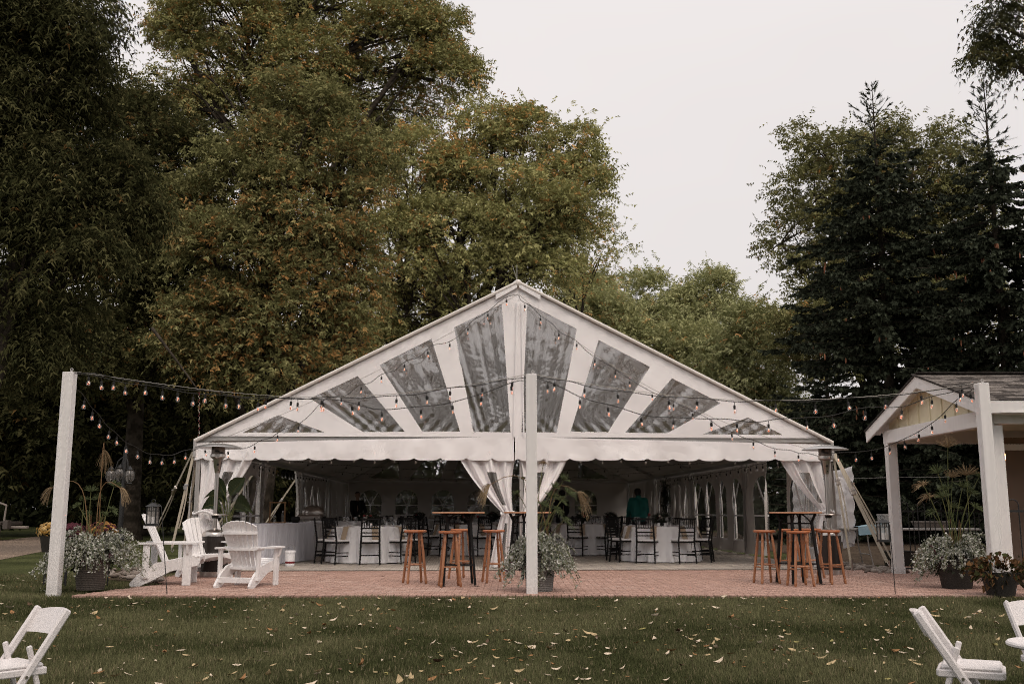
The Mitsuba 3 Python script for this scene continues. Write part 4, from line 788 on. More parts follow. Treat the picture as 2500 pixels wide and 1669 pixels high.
# ---------------------------------------------------------------- white folding chairs in the foreground
def folding():
    P = Proto(); W = .42; zs = .445
    for s in (-1, 1):   # long rail: front foot to top of the back
        P.add('back_frame', bar((s * W / 2, .21, 0), (s * W / 2, -.30, .80), .056, .028, .012, up=(1, 0, 0)), 'resin')
        P.add('rear_leg', bar((s * (W / 2 - .035), -.23, 0), (s * (W / 2 - .035), -.06, .58), .038, .022, .008, up=(1, 0, 0)), 'resin')
        P.add('seat_rail', box((.028, .40, .05), (s * (W / 2 - .03), .01, zs - .035), .008), 'resin')
        P.add('bolt', xf(lathe([(0, 0), (.012, 0), (.01, .008), (0, .008)], 10), (s * (W / 2 + .014), -.035, zs - .06), ry=90 * s), 'steel')
    P.add('front_rail', box((W - .08, .03, .05), (0, .205, zs - .035), .008), 'resin')
    P.add('back_rail', box((W - .08, .03, .045), (0, -.185, zs - .035), .008), 'resin')
    P.add('seat_pad', box((W - .05, .37, .035), (0, .015, zs + .002), .014), 'resin')
    def slat(a, b):
        bow = -.035 * (1 - (2 * a / .40) ** 2); zz = .635 + b + .018 * (1 - (2 * a / .40) ** 2) * (b > .07)
        return np.stack([a, -.30 * (zz / .80) * 1.36 + .108 + bow, zz], -1)
    g1 = grid(slat, np.linspace(-.2, .2, 15), np.linspace(0, .145, 5)); g2 = g1.copy(); g2.vertices = g2.vertices + [0, -.022, .004]; g2.invert()
    P.add('back_slat', trimesh.Trimesh(np.vstack([g1.vertices, g2.vertices]), np.vstack([g1.faces, g2.faces + len(g1.vertices)]), process=False), 'resin', True)
    P.add('stretcher', rod((-W / 2 + .03, -.19, .13), (W / 2 - .03, -.19, .13), .011, 8), 'resin', True)
    P.add('stretcher', rod((-W / 2, .15, .10), (W / 2, .15, .10), .011, 8), 'resin', True)
    return P
FC = folding(); FG = 'white folding chairs on the lawn in the foreground'
def fchair(px, py, Y, rz, label, s=1.0):
    p = at(px, py, Y); z = float(lawn_z(Y)); return FC.place('folding_chair', label, 'folding chair', TM(p[0], Y, z + .005, rz, s), FG)
fchair(20, 1560, 7.0, 141, 'white folding chair at the lower left corner, its seat cut off by the frame')
fchair(2362, 1560, 7.0, -116, 'white folding chair at the lower right, seen from its side')
fchair(2588, 1560, 7.3, 184, 'white folding chair cut off by the right edge')
def side_table():
    P = Proto(); P.add('table_top', lathe([(0, .675), (.29, .675), (.31, .685), (.31, .697), (.30, .707), (0, .707)], 36), 'resin', 40)
    for a in (30, 150, 270):
        c, s = math.cos(math.radians(a)), math.sin(math.radians(a)); P.add('leg', rod((.26 * c, .26 * s, 0), (.1 * c, .1 * s, .675), .014, 8), 'resin', True)
    return P
p = at(2590, 1570, 6.4); side_table().place('side_table', 'rounded white table edge entering at the lower right corner', 'table', TM(p[0], 6.4, float(lawn_z(6.4)), 0))
# ---------------------------------------------------------------- chiavari chairs and dining tables
def chiavari(full=True):
    P = Proto(); n = 6 if full else 5; zs = .445
    back = lambda z: -.19 - .075 * max(0, z - zs) / .48
    for s in (-1, 1):
        P.add('leg', rod((s * .19, .19, 0), (s * .185, .185, zs - .01), .0175, n), 'black', True)
        P.add('back_post', tube([(s * .20, -.235, 0), (s * .185, -.19, zs), (s * .18, back(.70), .70), (s * .175, back(.93), .93)], [.016, .0195, .018, .016], n), 'black', True)
        for z in (.16, .23): P.add('side_stretcher', rod((s * .19, .19, z), (s * .195, -.21, z), .011, 5), 'black', True)
    for z in (.14, .21): P.add('front_stretcher', rod((-.19, .19, z), (.19, .19, z), .011, 5), 'black', True)
    P.add('rear_stretcher', rod((-.197, -.212, .19), (.197, -.212, .19), .011, 5), 'black', True)
    P.add('seat_frame', box((.40, .40, .03), (0, 0, zs - .012), .008), 'black')
    P.add('seat', box((.385, .385, .04), (0, .002, zs + .022), .014), 'cushion')
    for z, r_ in ((.565, .0125), (.635, .0125), (.725, .0135), (.905, .0165)): P.add('back_rail', rod((-.18, back(z), z), (.18, back(z), z), r_, n), 'black', True)
    if full:
        for x in np.linspace(-.125, .125, 6): P.add('spindle', rod((x, back(.73), .73), (x, back(.90), .90), .009, 5), 'black', True)
    else: P.add('spindles', cat([rod((x, back(.73), .73), (x, back(.90), .90), .009, 4) for x in np.linspace(-.125, .125, 6)]), 'black', True)
    return P
CH, CF = chiavari(), chiavari(False)
def cloth_round(R, h, nf, seed, flare=.10, n=120):
    r = np.random.default_rng(seed); ph = r.random(3) * 6.28
    def f(A, B):   # A angle, B 0..1 along top then down
        fold = .5 * np.sin(nf * A + ph[0]) + .35 * np.sin((nf * 1.7 // 1) * A + ph[1]) + .25 * np.sin((nf * 2.6 // 1) * A + ph[2])
        on = B < .3; rr = np.where(on, R * B / .3, R + (flare * .5 + flare * fold) * np.clip((B - .3) / .7, 0, 1) ** .8 + .008)
        z = np.where(on, h, h - (h - .02) * (B - .3) / .7); z = np.where((B >= .3) & (B < .33), h - .008, z)
        return np.stack([rr * np.cos(A), rr * np.sin(A), z], -1)
    b = np.r_[0.001, .15, .29, .3, .31, .33, .4, .5, .62, .74, .86, 1.0]
    return grid(f, np.linspace(0, 2 * np.pi, n + 1), b)
tabletop = lathe([(0, .70), (.76, .70), (.765, .715), (.76, .73), (0, .73)], 36)
WG = [lathe([(0, 0), (.034, 0), (.034, .003), (.006, .008), (.005, .085), (.02, .1), (.036, .13), (.04, .16), (.034, .20)], 12)]
glassd = mikit.ply(WG[0], 'mat_glass', True); tumb = mikit.ply(lathe([(0, .004), (.03, 0), (.036, .11)], 12), 'mat_glass', True)
plated = mikit.ply(lathe([(0, .004), (.08, .003), (.135, .018), (.13, .012), (0, .0)], 20), 'mat_linen', True)
cand_ = mikit.ply(lathe([(0, 0), (.028, 0), (.03, .07), (0, .07)], 10), 'mat_linen', 40)
mat('dark_leaf', diff((0.022, 0.026, 0.016), 0.6, 0.2)); mat('red_petal', diff((0.20, 0.03, 0.035), 0.7, 0.2)); mat('pale_petal', diff((0.5, 0.42, 0.36), 0.7, 0.2))
def bouquet(r_, h, seed, n=260):
    r = np.random.default_rng(seed); d = unit(r.normal(size=(n, 3))) * [1, 1, .6]; p = d * r_ * (.4 + .6 * r.random((n, 1))) + [0, 0, h]
    V, f, _ = leaves(p, d + [0, 0, .3], .06, 2, .016, .06, .1, PAL, np.zeros(n, int), seed); return trimesh.Trimesh(V, f, process=False)
bq = [mikit.ply(bouquet(.17, .17, s), 'mat_dark_leaf', False) for s in range(3)]
fl_ = mikit.ply(trimesh.creation.icosphere(1, radius=.03), 'mat_red_petal', True); fl2 = mikit.ply(trimesh.creation.icosphere(1, radius=.026), 'mat_pale_petal', True)
vase = mikit.ply(lathe([(0, 0), (.05, 0), (.07, .06), (.05, .11), (.055, .13)], 12), 'mat_rubber', 40)
CG = 'black ladder back chairs with white cushions'
def napkin(x, y, a, where):
    m = cat([bar((.03, 0, .004), (.125, 0, -.26), .13, .005, up=(1, 0, .3)), bar((-.16, 0, .006), (.032, 0, .006), .13, .004)]); m.apply_transform(trimesh.transformations.rotation_matrix(a, [0, 0, 1]))
    m.apply_translation((x, y, .742)); return m
def dining(x, y, a0, nm, detail, which, chairs, wherelab, seed):
    k = thing('dining_table', f'round table with white cloth {nm}', 'table', 'round dining tables in the tent'); scene[f'{k}__table_top'] = {**mikit.ply(tabletop, 'mat_table_wood', 30), 'to_world': TM(x, y, FLOOR)}
    part(k, 'pedestal', xf(lathe([(0, 0), (.3, 0), (.3, .02), (.04, .05), (.04, .70), (0, .7)], 12), (x, y, FLOOR + .002)), 'black')
    solo('tablecloth', xf(cloth_round(.77, .742, 13, seed), (x, y, FLOOR)), 'linen', f'white cloth draped over the round table {nm}', 'tablecloth', 'white cloths on round tables', smooth=True)
    b = thing('centrepiece', f'dark leafy flowers on the round table {nm}', 'flowers', 'flowers on the dining tables'); M = TM(x + .03, y, FLOOR + .745, 50 * seed)
    scene[f'{b}__vase'] = {**vase, 'to_world': M}; scene[f'{b}__foliage'] = {**bq[seed % 3], 'to_world': M}
    r = np.random.default_rng(seed)
    for i in range(5 if detail else 2):
        q = r.normal(size=3) * [.09, .09, .04]; scene[nkey(f'{b}__blossom')] = {**(fl_ if i % 2 else fl2), 'to_world': T().translate([x + q[0], y - .08 + q[1], FLOOR + .745 + .2 + q[2]])}
    for i in which:
        a = math.radians(a0 + 45 * i); c, s = math.cos(a), math.sin(a); d = .88 + .06 * r.random()
        lab = chairs.get(i, f'black ladder back chair at the round table {nm}'); ja = r.normal() * 7
        (CH if detail else CF).place('dining_chair', lab, 'chair', TM(x + d * c, y + d * s, FLOOR, math.degrees(a) + 90 + ja), CG)
        if detail:
            n_ = napkin(x + .765 * math.cos(a + .12), y + .765 * math.sin(a + .12), a + .12, FLOOR); n_.apply_translation((0, 0, FLOOR)); solo('napkin', n_, 'napkin', f'tan napkin hanging over the edge of the table {nm}', 'napkin', f'tan napkins at the table {nm}', smooth=False)
            for g_, da, rr, nme, lb in ((glassd, -.22, .55, 'wine_glass', 'stemmed wine glass'), (tumb, -.05, .5, 'water_glass', 'clear water glass'), (plated, .1, .6, 'plate', 'white dinner plate')):
                kk = nkey(nme); scene[kk] = {**g_, 'to_world': TM(x + rr * math.cos(a + da), y + rr * math.sin(a + da), FLOOR + .745)}; tag(kk, f'{lb} on the round table {nm}', 'plate' if nme == 'plate' else 'glass', f'{lb} set at the table {nm}')
    if detail:
        for q in (-.07, .07): kk = nkey('candle'); scene[kk] = {**cand_, 'to_world': TM(x + q, y - .27, FLOOR + .745)}; tag(kk, f'white votive candle beside the flowers {nm}', 'candle', f'candles {nm}')
dining(-3.03, 21.55, 279, 'nearest the left curtain', True, [0, 1, 2, 3, 4, 5, 6, 7], {0: 'black chair seen from behind, middle of the near left table', 7: 'black chair at the front left of the near left table', 1: 'black chair at the front right of the near left table'}, '', 1)
dining(3.22, 22.0, 245, 'nearest the right wall', True, [0, 1, 2, 3, 4, 5, 6, 7], {0: 'black chair seen from behind, front left of the near right table', 1: 'black chair seen from behind, front right of the near right table', 2: 'black chair at the right side of the near right table'}, '', 2)
dining(-1.15, 25.2, 250, 'behind the left high table', True, [0, 1, 2, 3, 5, 7], {}, '', 3)
dining(1.75, 25.4, 260, 'behind the papyrus planter', True, [0, 1, 2, 3, 6, 7], {}, '', 4)
dining(-4.2, 28.5, 255, 'deeper at the left', False, [0, 1, 3, 6, 7], {}, '', 5)
dining(-.6, 30.5, 258, 'deep in the middle', False, [0, 1, 2, 4, 7], {}, '', 6)
dining(2.9, 30.0, 245, 'deeper at the right', False, [0, 1, 2, 7], {}, '', 7)
dining(-3.2, 34.5, 265, 'far back at the left', False, [0, 1, 7], {}, '', 8)
dining(.7, 36.0, 265, 'farthest back of all', False, [0, 1, 7], {}, '', 9)

# head table at the rear, buffet tables at the left
def long_table(name, label, p0, ang, L, W, h, m_, seed, z=FLOOR, pleat=26):
    k = thing(name, label, 'table'); c, s = math.cos(math.radians(ang)), math.sin(math.radians(ang)); M = np.eye(4); M[:2, :2] = [[c, -s], [s, c]]; M[:3, 3] = (*p0, z)
    tp = box((L, W, .03), (0, 0, h - .017), .004); tp.apply_transform(M); part(k, 'table_top', tp, 'resin')
    per = [(-L / 2, -W / 2), (L / 2, -W / 2), (L / 2, W / 2), (-L / 2, W / 2), (-L / 2, -W / 2)]; ln = sg.LineString(per)
    def f(A, B):
        P = np.array([ln.interpolate(float(a)).coords[0] for a in A[:, 0]]); nn = P / np.maximum(np.abs(P).max(1, keepdims=True), 1e-6); q = .018 * np.sin(A * pleat) + .02 * np.sin(A * pleat * .37 + seed)
        w = np.clip((1 - B), 0, 1); r = 1 + (q * .8 + .012)[:, :] / .5 * (0.15 + w * .9)
        X, Y = P[:, None, 0] * r, P[:, None, 1] * r; return np.stack([X, Y, .015 + (h + .005) * B], -1)
    sk = grid(f, np.linspace(0, ln.length, 220), np.linspace(0, 1, 5)); tt = box((L + .02, W + .02, .006), (0, 0, h + .006)); sk = cat([sk, tt]); sk.apply_transform(M)
    solo('table_skirt', sk, m_, 'pleated ' + ('pale blue-white' if m_ == 'skirt' else 'white') + ' cloth around the ' + label.split(' table')[0] + ' table', 'tablecloth', smooth=True); return k, M
long_table('head_table', 'long white table at the back of the tent', (-.5, 39.5), 2, 9.0, .8, .75, 'linen', 3)
_, M1 = long_table('buffet_table', 'skirted buffet table just inside the left curtain', (-5.0, 21.35), 78, 2.3, .8, .80, 'skirt', 1, pleat=60)
long_table('buffet_table', 'second skirted buffet table deeper along the left wall', (-5.0, 24.3), 82, 2.2, .8, .78, 'linen', 5)
long_table('buffet_table', 'plain cloth covered table at the left, behind the bottles', (-4.7, 27.0), 5, 1.6, .8, .78, 'linen', 7)
mat('clear_plastic', {'type': 'thindielectric', 'int_ior': 1.45}); mat('box_wood', diff(wood((0.20, 0.11, 0.05), (0.30, 0.18, 0.09)), .6, .3))
for i, (x, y, lab) in enumerate([(-4.98, 21.2, 'clear water bottle nearest the front of the buffet'), (-4.9, 21.6, 'clear water bottle farther back on the buffet')]):
    k = thing('water_bottle', lab, 'bottle'); part(k, 'body', xf(lathe([(0, 0), (.036, 0), (.036, .05), (.033, .08), (.036, .12), (.034, .17), (.014, .215), (.014, .23)], 14), (x, y, FLOOR + .815)), 'clear_plastic', True); part(k, 'cap', xf(lathe([(0, .23), (.016, .23), (.016, .25), (0, .25)], 10), (x, y, FLOOR + .815)), 'linen', 40)
k = thing('display_frame', 'wooden lantern frame standing on the buffet table', 'frame'); fx, fy, fz = -5.05, 21.75, FLOOR + .815
for a in (-.16, .16): part(k, 'upright', box((.03, .03, .42), (fx + a, fy, fz + .21), .003), 'box_wood')
part(k, 'top_bar', box((.36, .03, .03), (fx, fy, fz + .435), .003), 'box_wood'); part(k, 'bottom_bar', box((.36, .20, .025), (fx, fy, fz + .014), .003), 'box_wood')
solo('black_pot', xf(lathe([(0, 0), (.07, 0), (.10, .06), (.09, .13), (.08, .135), (0, .12)], 16), (-4.75, 22.2, FLOOR + .815)), 'rubber', 'small black pot on the buffet table', 'pot')
k = thing('chafing_dish', 'shiny domed chafing dish with its lid tipped open', 'serving dish'); dx, dy = -4.8, 24.0
part(k, 'pan', box((.55, .35, .12), (dx, dy, FLOOR + .78 + .14), .03), 'steel'); lid = trimesh.creation.icosphere(2); lid.vertices *= [.28, .19, .19]; lid.update_faces(lid.triangles_center[:, 2] > 0); part(k, 'lid', xf(lid, (dx + .05, dy + .12, FLOOR + 1.02), rx=62), 'steel', True)
k = thing('bucket', 'white plastic bucket on the floor before the buffet skirt', 'bucket'); bx_, by_ = at(707, 1390, 20.0)[0], 20.0
part(k, 'pail', xf(lathe([(0, 0), (.085, 0), (.098, .26), (.106, .26), (.106, .29), (.098, .30), (.09, .02)], 22), (bx_, by_, FLOOR + .004)), 'linen', 40); part(k, 'red_label', xf(lathe([(.0895, .03), (.0935, .09)], 22), (bx_, by_, FLOOR + .004)), 'red_petal', True)
part(k, 'handle', tube([(bx_ + (.10) * math.cos(a), by_ - .02, FLOOR + .27 + .15 * math.sin(a)) for a in np.linspace(0, math.pi, 9)], .004, 5), 'wire', True)

# ---------------------------------------------------------------- people
mat('skin', diff((0.30, 0.185, 0.135), .5, .3)); mat('hair', diff((0.012, 0.009, 0.008), .5, .4)); mat('teal_coat', diff(tone((0.006, 0.115, 0.10), (0.010, 0.15, 0.13), 6), .55, .3)); mat('dark_cloth', diff((0.012, 0.011, 0.012), .8, .2))
def hull(bones, edge=.034, it=8):
    ms = []
    for (p, r0, q, r1) in bones:
        s = [m3.Manifold.sphere(r, 14).translate(tuple(map(float, c))) for c, r in ((p, r0), (q, r1))]; ms.append(m3.Manifold.batch_hull(s))
    m = m3.Manifold.batch_boolean(ms, m3.OpType.Add).refine_to_length(edge).to_mesh()
    t = trimesh.Trimesh(np.array(m.vert_properties[:, :3]), np.array(m.tri_verts), process=True); trimesh.smoothing.filter_taubin(t, iterations=it); return t
def person(label, x, y, rz, coat, bend=0.0, arms=((.20, .12), (.20, .18)), puffy=1.0, h=1.70, hairlong=False):
    k = thing('person', label, 'person'); s = h / 1.70; B = math.radians(bend); hip = np.array([0, 0, .90])
    def up(p):
        p = np.array(p, float) - hip; c, q = math.cos(B), math.sin(B); return hip + np.array([p[0], p[1] * c + p[2] * q, -p[1] * q + p[2] * c])
    def mk(bones, **kw):
        m = hull([(np.array(p) * s, r0 * s, np.array(q) * s, r1 * s) for p, r0, q, r1 in bones], **kw); M = trimesh.transformations.rotation_matrix(math.radians(rz), [0, 0, 1]); m.apply_transform(M); m.apply_translation((x, y, FLOOR)); return m
    legs = []
    for sd in (-1, 1): legs += [((sd * .09, 0, .88), .085, (sd * .10, .01, .47), .058), ((sd * .10, .01, .47), .056, (sd * .105, -.02, .08), .04), ((sd * .105, -.03, .045), .042, (sd * .115, .14, .03), .034)]
    head = [(up((0, .0, 1.40)), .055, up((0, .01, 1.50)), .055), (up((0, .015, 1.60)), .088, up((0, .035, 1.555)), .070), (up((0, .10, 1.565)), .016, up((0, .108, 1.575)), .012), (up((-.085, .01, 1.575)), .016, up((.085, .01, 1.575)), .016)]
    tr = [(up((-.07, 0, .92)), .10, up((.07, 0, .92)), .10), (up((-.07, 0, .95)), .10, up((-.09, 0, 1.30)), .105), (up((.07, 0, .95)), .10, up((.09, 0, 1.30)), .105), (up((-.15, 0, 1.36)), .06, up((.15, 0, 1.36)), .06)]
    hands, sleeves = [], []
    for sd, (fw, ou) in zip((-1, 1), arms):
        sh = up((sd * .18, 0, 1.36)); el = sh + np.array([sd * ou * .6, fw * .35, -.27]); wr = el + np.array([sd * ou * .1 - sd * .03, fw * 1.0, -.22]); d = (wr - el) / np.linalg.norm(wr - el)
        sleeves += [(sh, .06, el, .047), (el, .046, wr, .034)]; hands += [(el, .036, wr, .027), (wr, .027, wr + d * .07, .03)]
        for i in range(4): o = np.array([0, .03 - .02 * i, 0]); hands.append((wr + d * .08 + o, .0095, wr + d * (.15 + .012 * (1.5 - abs(i - 1.5))) + o + [-sd * .012, 0, -.01], .008))
        hands.append((wr + d * .02 + [0, .03, 0], .011, wr + d * .07 + [0, .055, -.01], .009))
    part(k, 'body', mk(head + legs[:0] + [(up((-.06, 0, .95)), .085, up((.06, 0, 1.3)), .085), (up((-.14, 0, 1.36)), .05, up((.14, 0, 1.36)), .05)] + hands + [((sd * .09, 0, .88), .07, (sd * .105, -.02, .08), .035) for sd in (-1, 1)], edge=.03, it=5), 'skin', True)
    part(k, 'trousers', mk(legs), 'dark_cloth', True)
    part(k, 'coat', mk([(p, r0 * puffy + .006, q, r1 * puffy + .006) for p, r0, q, r1 in tr + sleeves] + ([(up((0, -.05, 1.40)), .085, up((0, -.07, 1.44)), .075)] if puffy > 1.1 else [])), coat, True)
    hr = [(up((0, -.012, 1.62)), .094, up((0, -.02, 1.585)), .088)] + ([(up((0, -.05, 1.56)), .075, up((0, -.065, 1.45)), .06)] if hairlong else [])
    part(k, 'hair', mk(hr), 'hair', True)
p = at(872, 1247, 33.5); person('person in dark clothes standing at the back left, before an arched window', p[0], 33.5, -160, 'dark_cloth', arms=((.05, .16), (.24, .05)))
p = at(1556, 1247, 27.0); person('person in a puffy teal jacket seen from behind, leaning over a table', p[0], 26.6, 4, 'teal_coat', bend=14, arms=((.24, .10), (.24, .10)), puffy=1.42, h=1.68, hairlong=True)
p = at(1372, 1247, 29.0); person('person in dark clothes half hidden behind the papyrus plumes', p[0], 29.0, 30, 'dark_cloth', arms=((.2, .1), (.16, .1)), h=1.66)
# ---------------------------------------------------------------- the white pavilion at the right
pv = thing('pavilion', 'white open pavilion with a grey shingled roof at the right edge', 'pavilion')
XG, YN, YR, YF = 6.84, 14.3, 16.15, 18.05; ZR, ZB = 3.285, 2.30; PIT = .297; XE = 14.5
rz_ = lambda y: ZR - PIT * np.abs(y - YR)
mat('shingle0', diff(tone((0.07, 0.062, 0.056), (0.125, 0.11, 0.10), 30), .95, .1)); mat('shingle1', diff(tone((0.03, 0.026, 0.024), (0.06, 0.053, 0.049), 30), .95, .1)); mat('shingle2', diff(tone((0.12, 0.107, 0.098), (0.185, 0.165, 0.15), 30), .95, .1))
OV = .42
y_a, y_b = YN - OV + .05, YF + OV + .12                     # eave lines
deck = lambda s, y0: bar((XG - .23, (y0 + YR) / 2, 0), (XE, (y0 + YR) / 2, 0), 1, 1)
for y0 in (y_a, y_b):
    n = np.array([0, -PIT * np.sign(YR - y0) * -1, 1.0]); P = [(XG - .25, y0, rz_(y0)), (XE, y0, rz_(y0)), (XE, YR, ZR), (XG - .25, YR, ZR)]
    top = np.array(P); bot = top - [0, 0, .035]; V = np.vstack([top, bot]); m = trimesh.convex.convex_hull(V); part(pv, 'roof_deck', m, 'paint')
cnt = 0; shm = [[], [], []]
L_ = math.hypot(YR - y_a, ZR - rz_(y_a)); rows_ = int(L_ / .14)
dy, dz = (YR - y_a) / L_, (ZR - rz_(y_a)) / L_
for j in range(rows_ + 1):
    x = XG - .27 - (.5 * .25 if j % 2 else 0) - .1 * rng.random()
    while x < 11.5:
        w = .16 + .16 * rng.random(); c = int(rng.integers(3)); s0 = j * .14 - .02; x0, x1 = max(x, XG - .27), x + w - .005
        if x1 - x0 > .03:
            b = np.array([x0, y_a + dy * s0, rz_(y_a) + dz * s0 + .012]); e1 = np.array([x1 - x0, 0, 0]); e2 = np.array([0, dy, dz]) * min(.17, L_ - s0 + .01) ; up_ = np.array([0, -dz, dy]); t_ = .008 + .006 * (c != 1)
            V = np.array([b, b + e1, b + e1 + e2, b + e2]); V = np.vstack([V, V + up_ * t_ + [0, 0, 0]]); V[6:] -= up_ * t_ * .8
            m = trimesh.Trimesh(V, [(4, 5, 6), (4, 6, 7), (0, 1, 5), (0, 5, 4), (1, 2, 6), (1, 6, 5), (3, 0, 4), (3, 4, 7)], process=False)
            if cnt < 290 and x0 < 9.2: part(pv, 'shingle', m, f'shingle{c}', False); cnt += 1
            else: shm[c].append(m)
        x += w
for c in range(3):
    if shm[c]: part(pv, 'shingle_field', cat(shm[c]), f'shingle{c}', False, kind='stuff')
part(pv, 'ridge_cap', cat([bar((XG - .27, YR - .05, ZR + .012), (XE, YR - .05, ZR + .012), .012, .15, up=(0, -1, .3)), bar((XG - .27, YR + .05, ZR + .012), (XE, YR + .05, ZR + .012), .012, .15, up=(0, 1, .3))]), 'shingle1', False)
fz_ = .20
for y0, nm in ((y_a, 'near'), (y_b, 'far')):
    P = [(y0, rz_(y0) - .005), (YR, ZR - .005), (YR, ZR - .005 - fz_), (y0, rz_(y0) - .005 - fz_)]
    part(pv, 'rake_board', extr(sg.Polygon(P), .03, basis((XG - .23, 0, 0), (0, 1, 0), (0, 0, 1))), 'paint')
    part(pv, 'rake_edge', bar((XG - .255, y0 - .02 * np.sign(YR - y0), rz_(y0) + .0), (XG - .255, YR, ZR + .0), .03, .03), 'shingle1')
    for q in range(9):                                              # soffit boards under the overhang
        t0, t1 = q / 9, (q + .94) / 9; ya, yb = y0 + (YR - y0) * t0, y0 + (YR - y0) * t1
        V = np.array([(x, y, rz_(y) - .05 - dzz) for x in (XG - .21, XG + .02) for y in (ya, yb) for dzz in (0, .018)]); part(pv, 'soffit_board', trimesh.convex.convex_hull(V), 'paint', False)
part(pv, 'fascia', box((XE - XG + .23, .03, .17), ((XE + XG - .23) / 2 + .02, y_a - .02, rz_(y_a) - .09), .004), 'paint')
part(pv, 'eave_soffit', box((XE - XG, YN - y_a + .1, .02), ((XE + XG) / 2, (YN + y_a) / 2, rz_(y_a) - .16)), 'paint', False)
part(pv, 'gable_board', extr(sg.Polygon([(YN - .05, ZB + .2), (YF + .05, ZB + .2), (YF + .05, rz_(YF + .05) - .05), (YR, ZR - .06), (YN - .05, rz_(YN - .05) - .05)]), .03, basis((XG + .03, 0, 0), (0, 1, 0), (0, 0, 1))), 'cream')
for y in np.arange(YN + .15, YF, .46): part(pv, 'batten', box((.03, .045, rz_(y) - .10 - ZB - .2), (XG + .008, y, (rz_(y) - .10 + ZB + .2) / 2), .003), 'cream')
part(pv, 'beam', box((.12, YF - YN + .22, .23), (XG - .03, (YN + YF) / 2, ZB + .115), .006), 'paint'); part(pv, 'beam', box((XE - XG, .12, .20), ((XE + XG) / 2 + .05, YN - .02, ZB + .13), .006), 'paint')
part(pv, 'rear_beam', box((XE - XG, .12, .23), ((XE + XG) / 2 + .05, YF, ZB + .115), .006), 'paint')
def wpost(x, y): return cat([box((.17, .17, ZB + .02), (x, y, ZB / 2), .006), box((.19, .19, .12), (x, y, .07), .006)])
for x, y in ((XG, YF), (XG + .08, YN), (11.2, YN), (11.2, YF)): part(pv, 'post', wpost(x, y), 'paint')
part(pv, 'ceiling', box((XE - XG - .1, YF - YN, .02), ((XE + XG) / 2 + .08, (YN + YF) / 2, ZB + .235)), 'cream', False)
mat('tan_wall', diff(tone((0.16, 0.11, 0.08), (0.20, 0.14, 0.105), 2), .6, .3))
part(pv, 'inner_wall', box((5, .1, ZB), (10.35, 16.6, ZB / 2)), 'tan_wall', False); part(pv, 'door_frame', cat([box((.12, .06, ZB), (7.95, 16.52, ZB / 2)), box((1.2, .06, .10), (8.5, 16.52, ZB - .16))]), 'paint', False)
lp_ = at(2447, 1119, 15.6)
k = thing('wall_lamp', 'small glowing wall lamp inside the pavilion', 'lamp'); part(k, 'bracket', cat([rod((lp_[0] + .02, 15.6, lp_[2] - .10), (lp_[0] + .02, 15.6, lp_[2] - .01), .012, 8), rod((lp_[0] + .02, 15.6, lp_[2] - .10), (lp_[0] + .35, 16.5, lp_[2] - .10), .012, 8)]), 'black')
scene[f'{k}__shade'] = mikit.ply(lathe([(.018, -.06), (.032, -.02), (.03, .05), (.015, .07)], 12).apply_translation(lp_ + [.02, 0, .02]), 'mat_bulb_glow', True, emitter={'type': 'area', 'radiance': {'type': 'rgb', 'value': [2.2, .75, .3]}, 'sampling_weight': 0.2})

# iron fences with hooped tops
def fence(label, p0, p1, n, h=1.28):
    k = thing('iron_fence', label, 'fence', 'black iron fences with looped tops'); p0, p1 = np.array([*p0, 0.0]), np.array([*p1, 0.0]); d = (p1 - p0) / n; u_ = np.array([0, 0, 1.0])
    for z in (.10, h - .18, ): part(k, 'rail', bar(p0 + u_ * z, p1 + u_ * z, .022, .03), 'iron')
    for i in range(n):
        a, b = p0 + d * (i + .08), p0 + d * (i + .92) if i % 1 == 0 else None; hp = [a + u_ * .06, a + u_ * (h - .09)] + [(a + b) / 2 + (b - a) / 2 * -math.cos(t) + u_ * (h - .09 + .075 * math.sin(t)) for t in np.linspace(.4, math.pi - .4, 5)] + [b + u_ * (h - .09), b + u_ * .06]
        if i % 2 == 0: part(k, 'hoop', tube(hp, .0095, 6), 'iron', True)
        else: part(k, 'picket', rod((a + b) / 2 + u_ * .06, (a + b) / 2 + u_ * (h - .18), .009, 6), 'iron')
fence('black iron fence between the pavilion posts', (6.95, YF + .02), (9.6, YF + .02), 18); fence('black iron fence at the right edge inside the pavilion', (7.02, YN + .05), (8.6, YN + .05), 8)

# ---------------------------------------------------------------- planters with papyrus
mat('wicker', {'type': 'bumpmap', 't': proc(lambda p, n, uv: 0.006 * (dr.sin(p.z * 260) * dr.sin((dr.atan2(p.y - 13.9, p.x)) * 300 + 3.1 * dr.floor(p.z * 41))), 1e-3), 'b': diff(proc(lambda p, n, uv: mix((0.15, 0.14, 0.13), (0.33, 0.315, 0.30), smoothstep(.25, .75, .5 + .5 * dr.sin(p.z * 260)) * (.6 + .4 * noise(p.x * 60, p.y * 60, p.z * 40)))), .6, .3)})
mat('stem', diff(tone((0.07, 0.085, 0.03), (0.13, 0.13, 0.05), 5), .6, .2)); mat('dry_stem', diff((0.20, 0.12, 0.06), .7, .2))
mat('silver_leaf', vcol(.8, .15)); mat('umbel', vcol(.7, .2))
SILV = np.array([(0.25, 0.26, 0.21), (0.38, 0.38, 0.33), (0.15, 0.17, 0.12), (0.55, 0.54, 0.50), (0.08, 0.10, 0.06)])
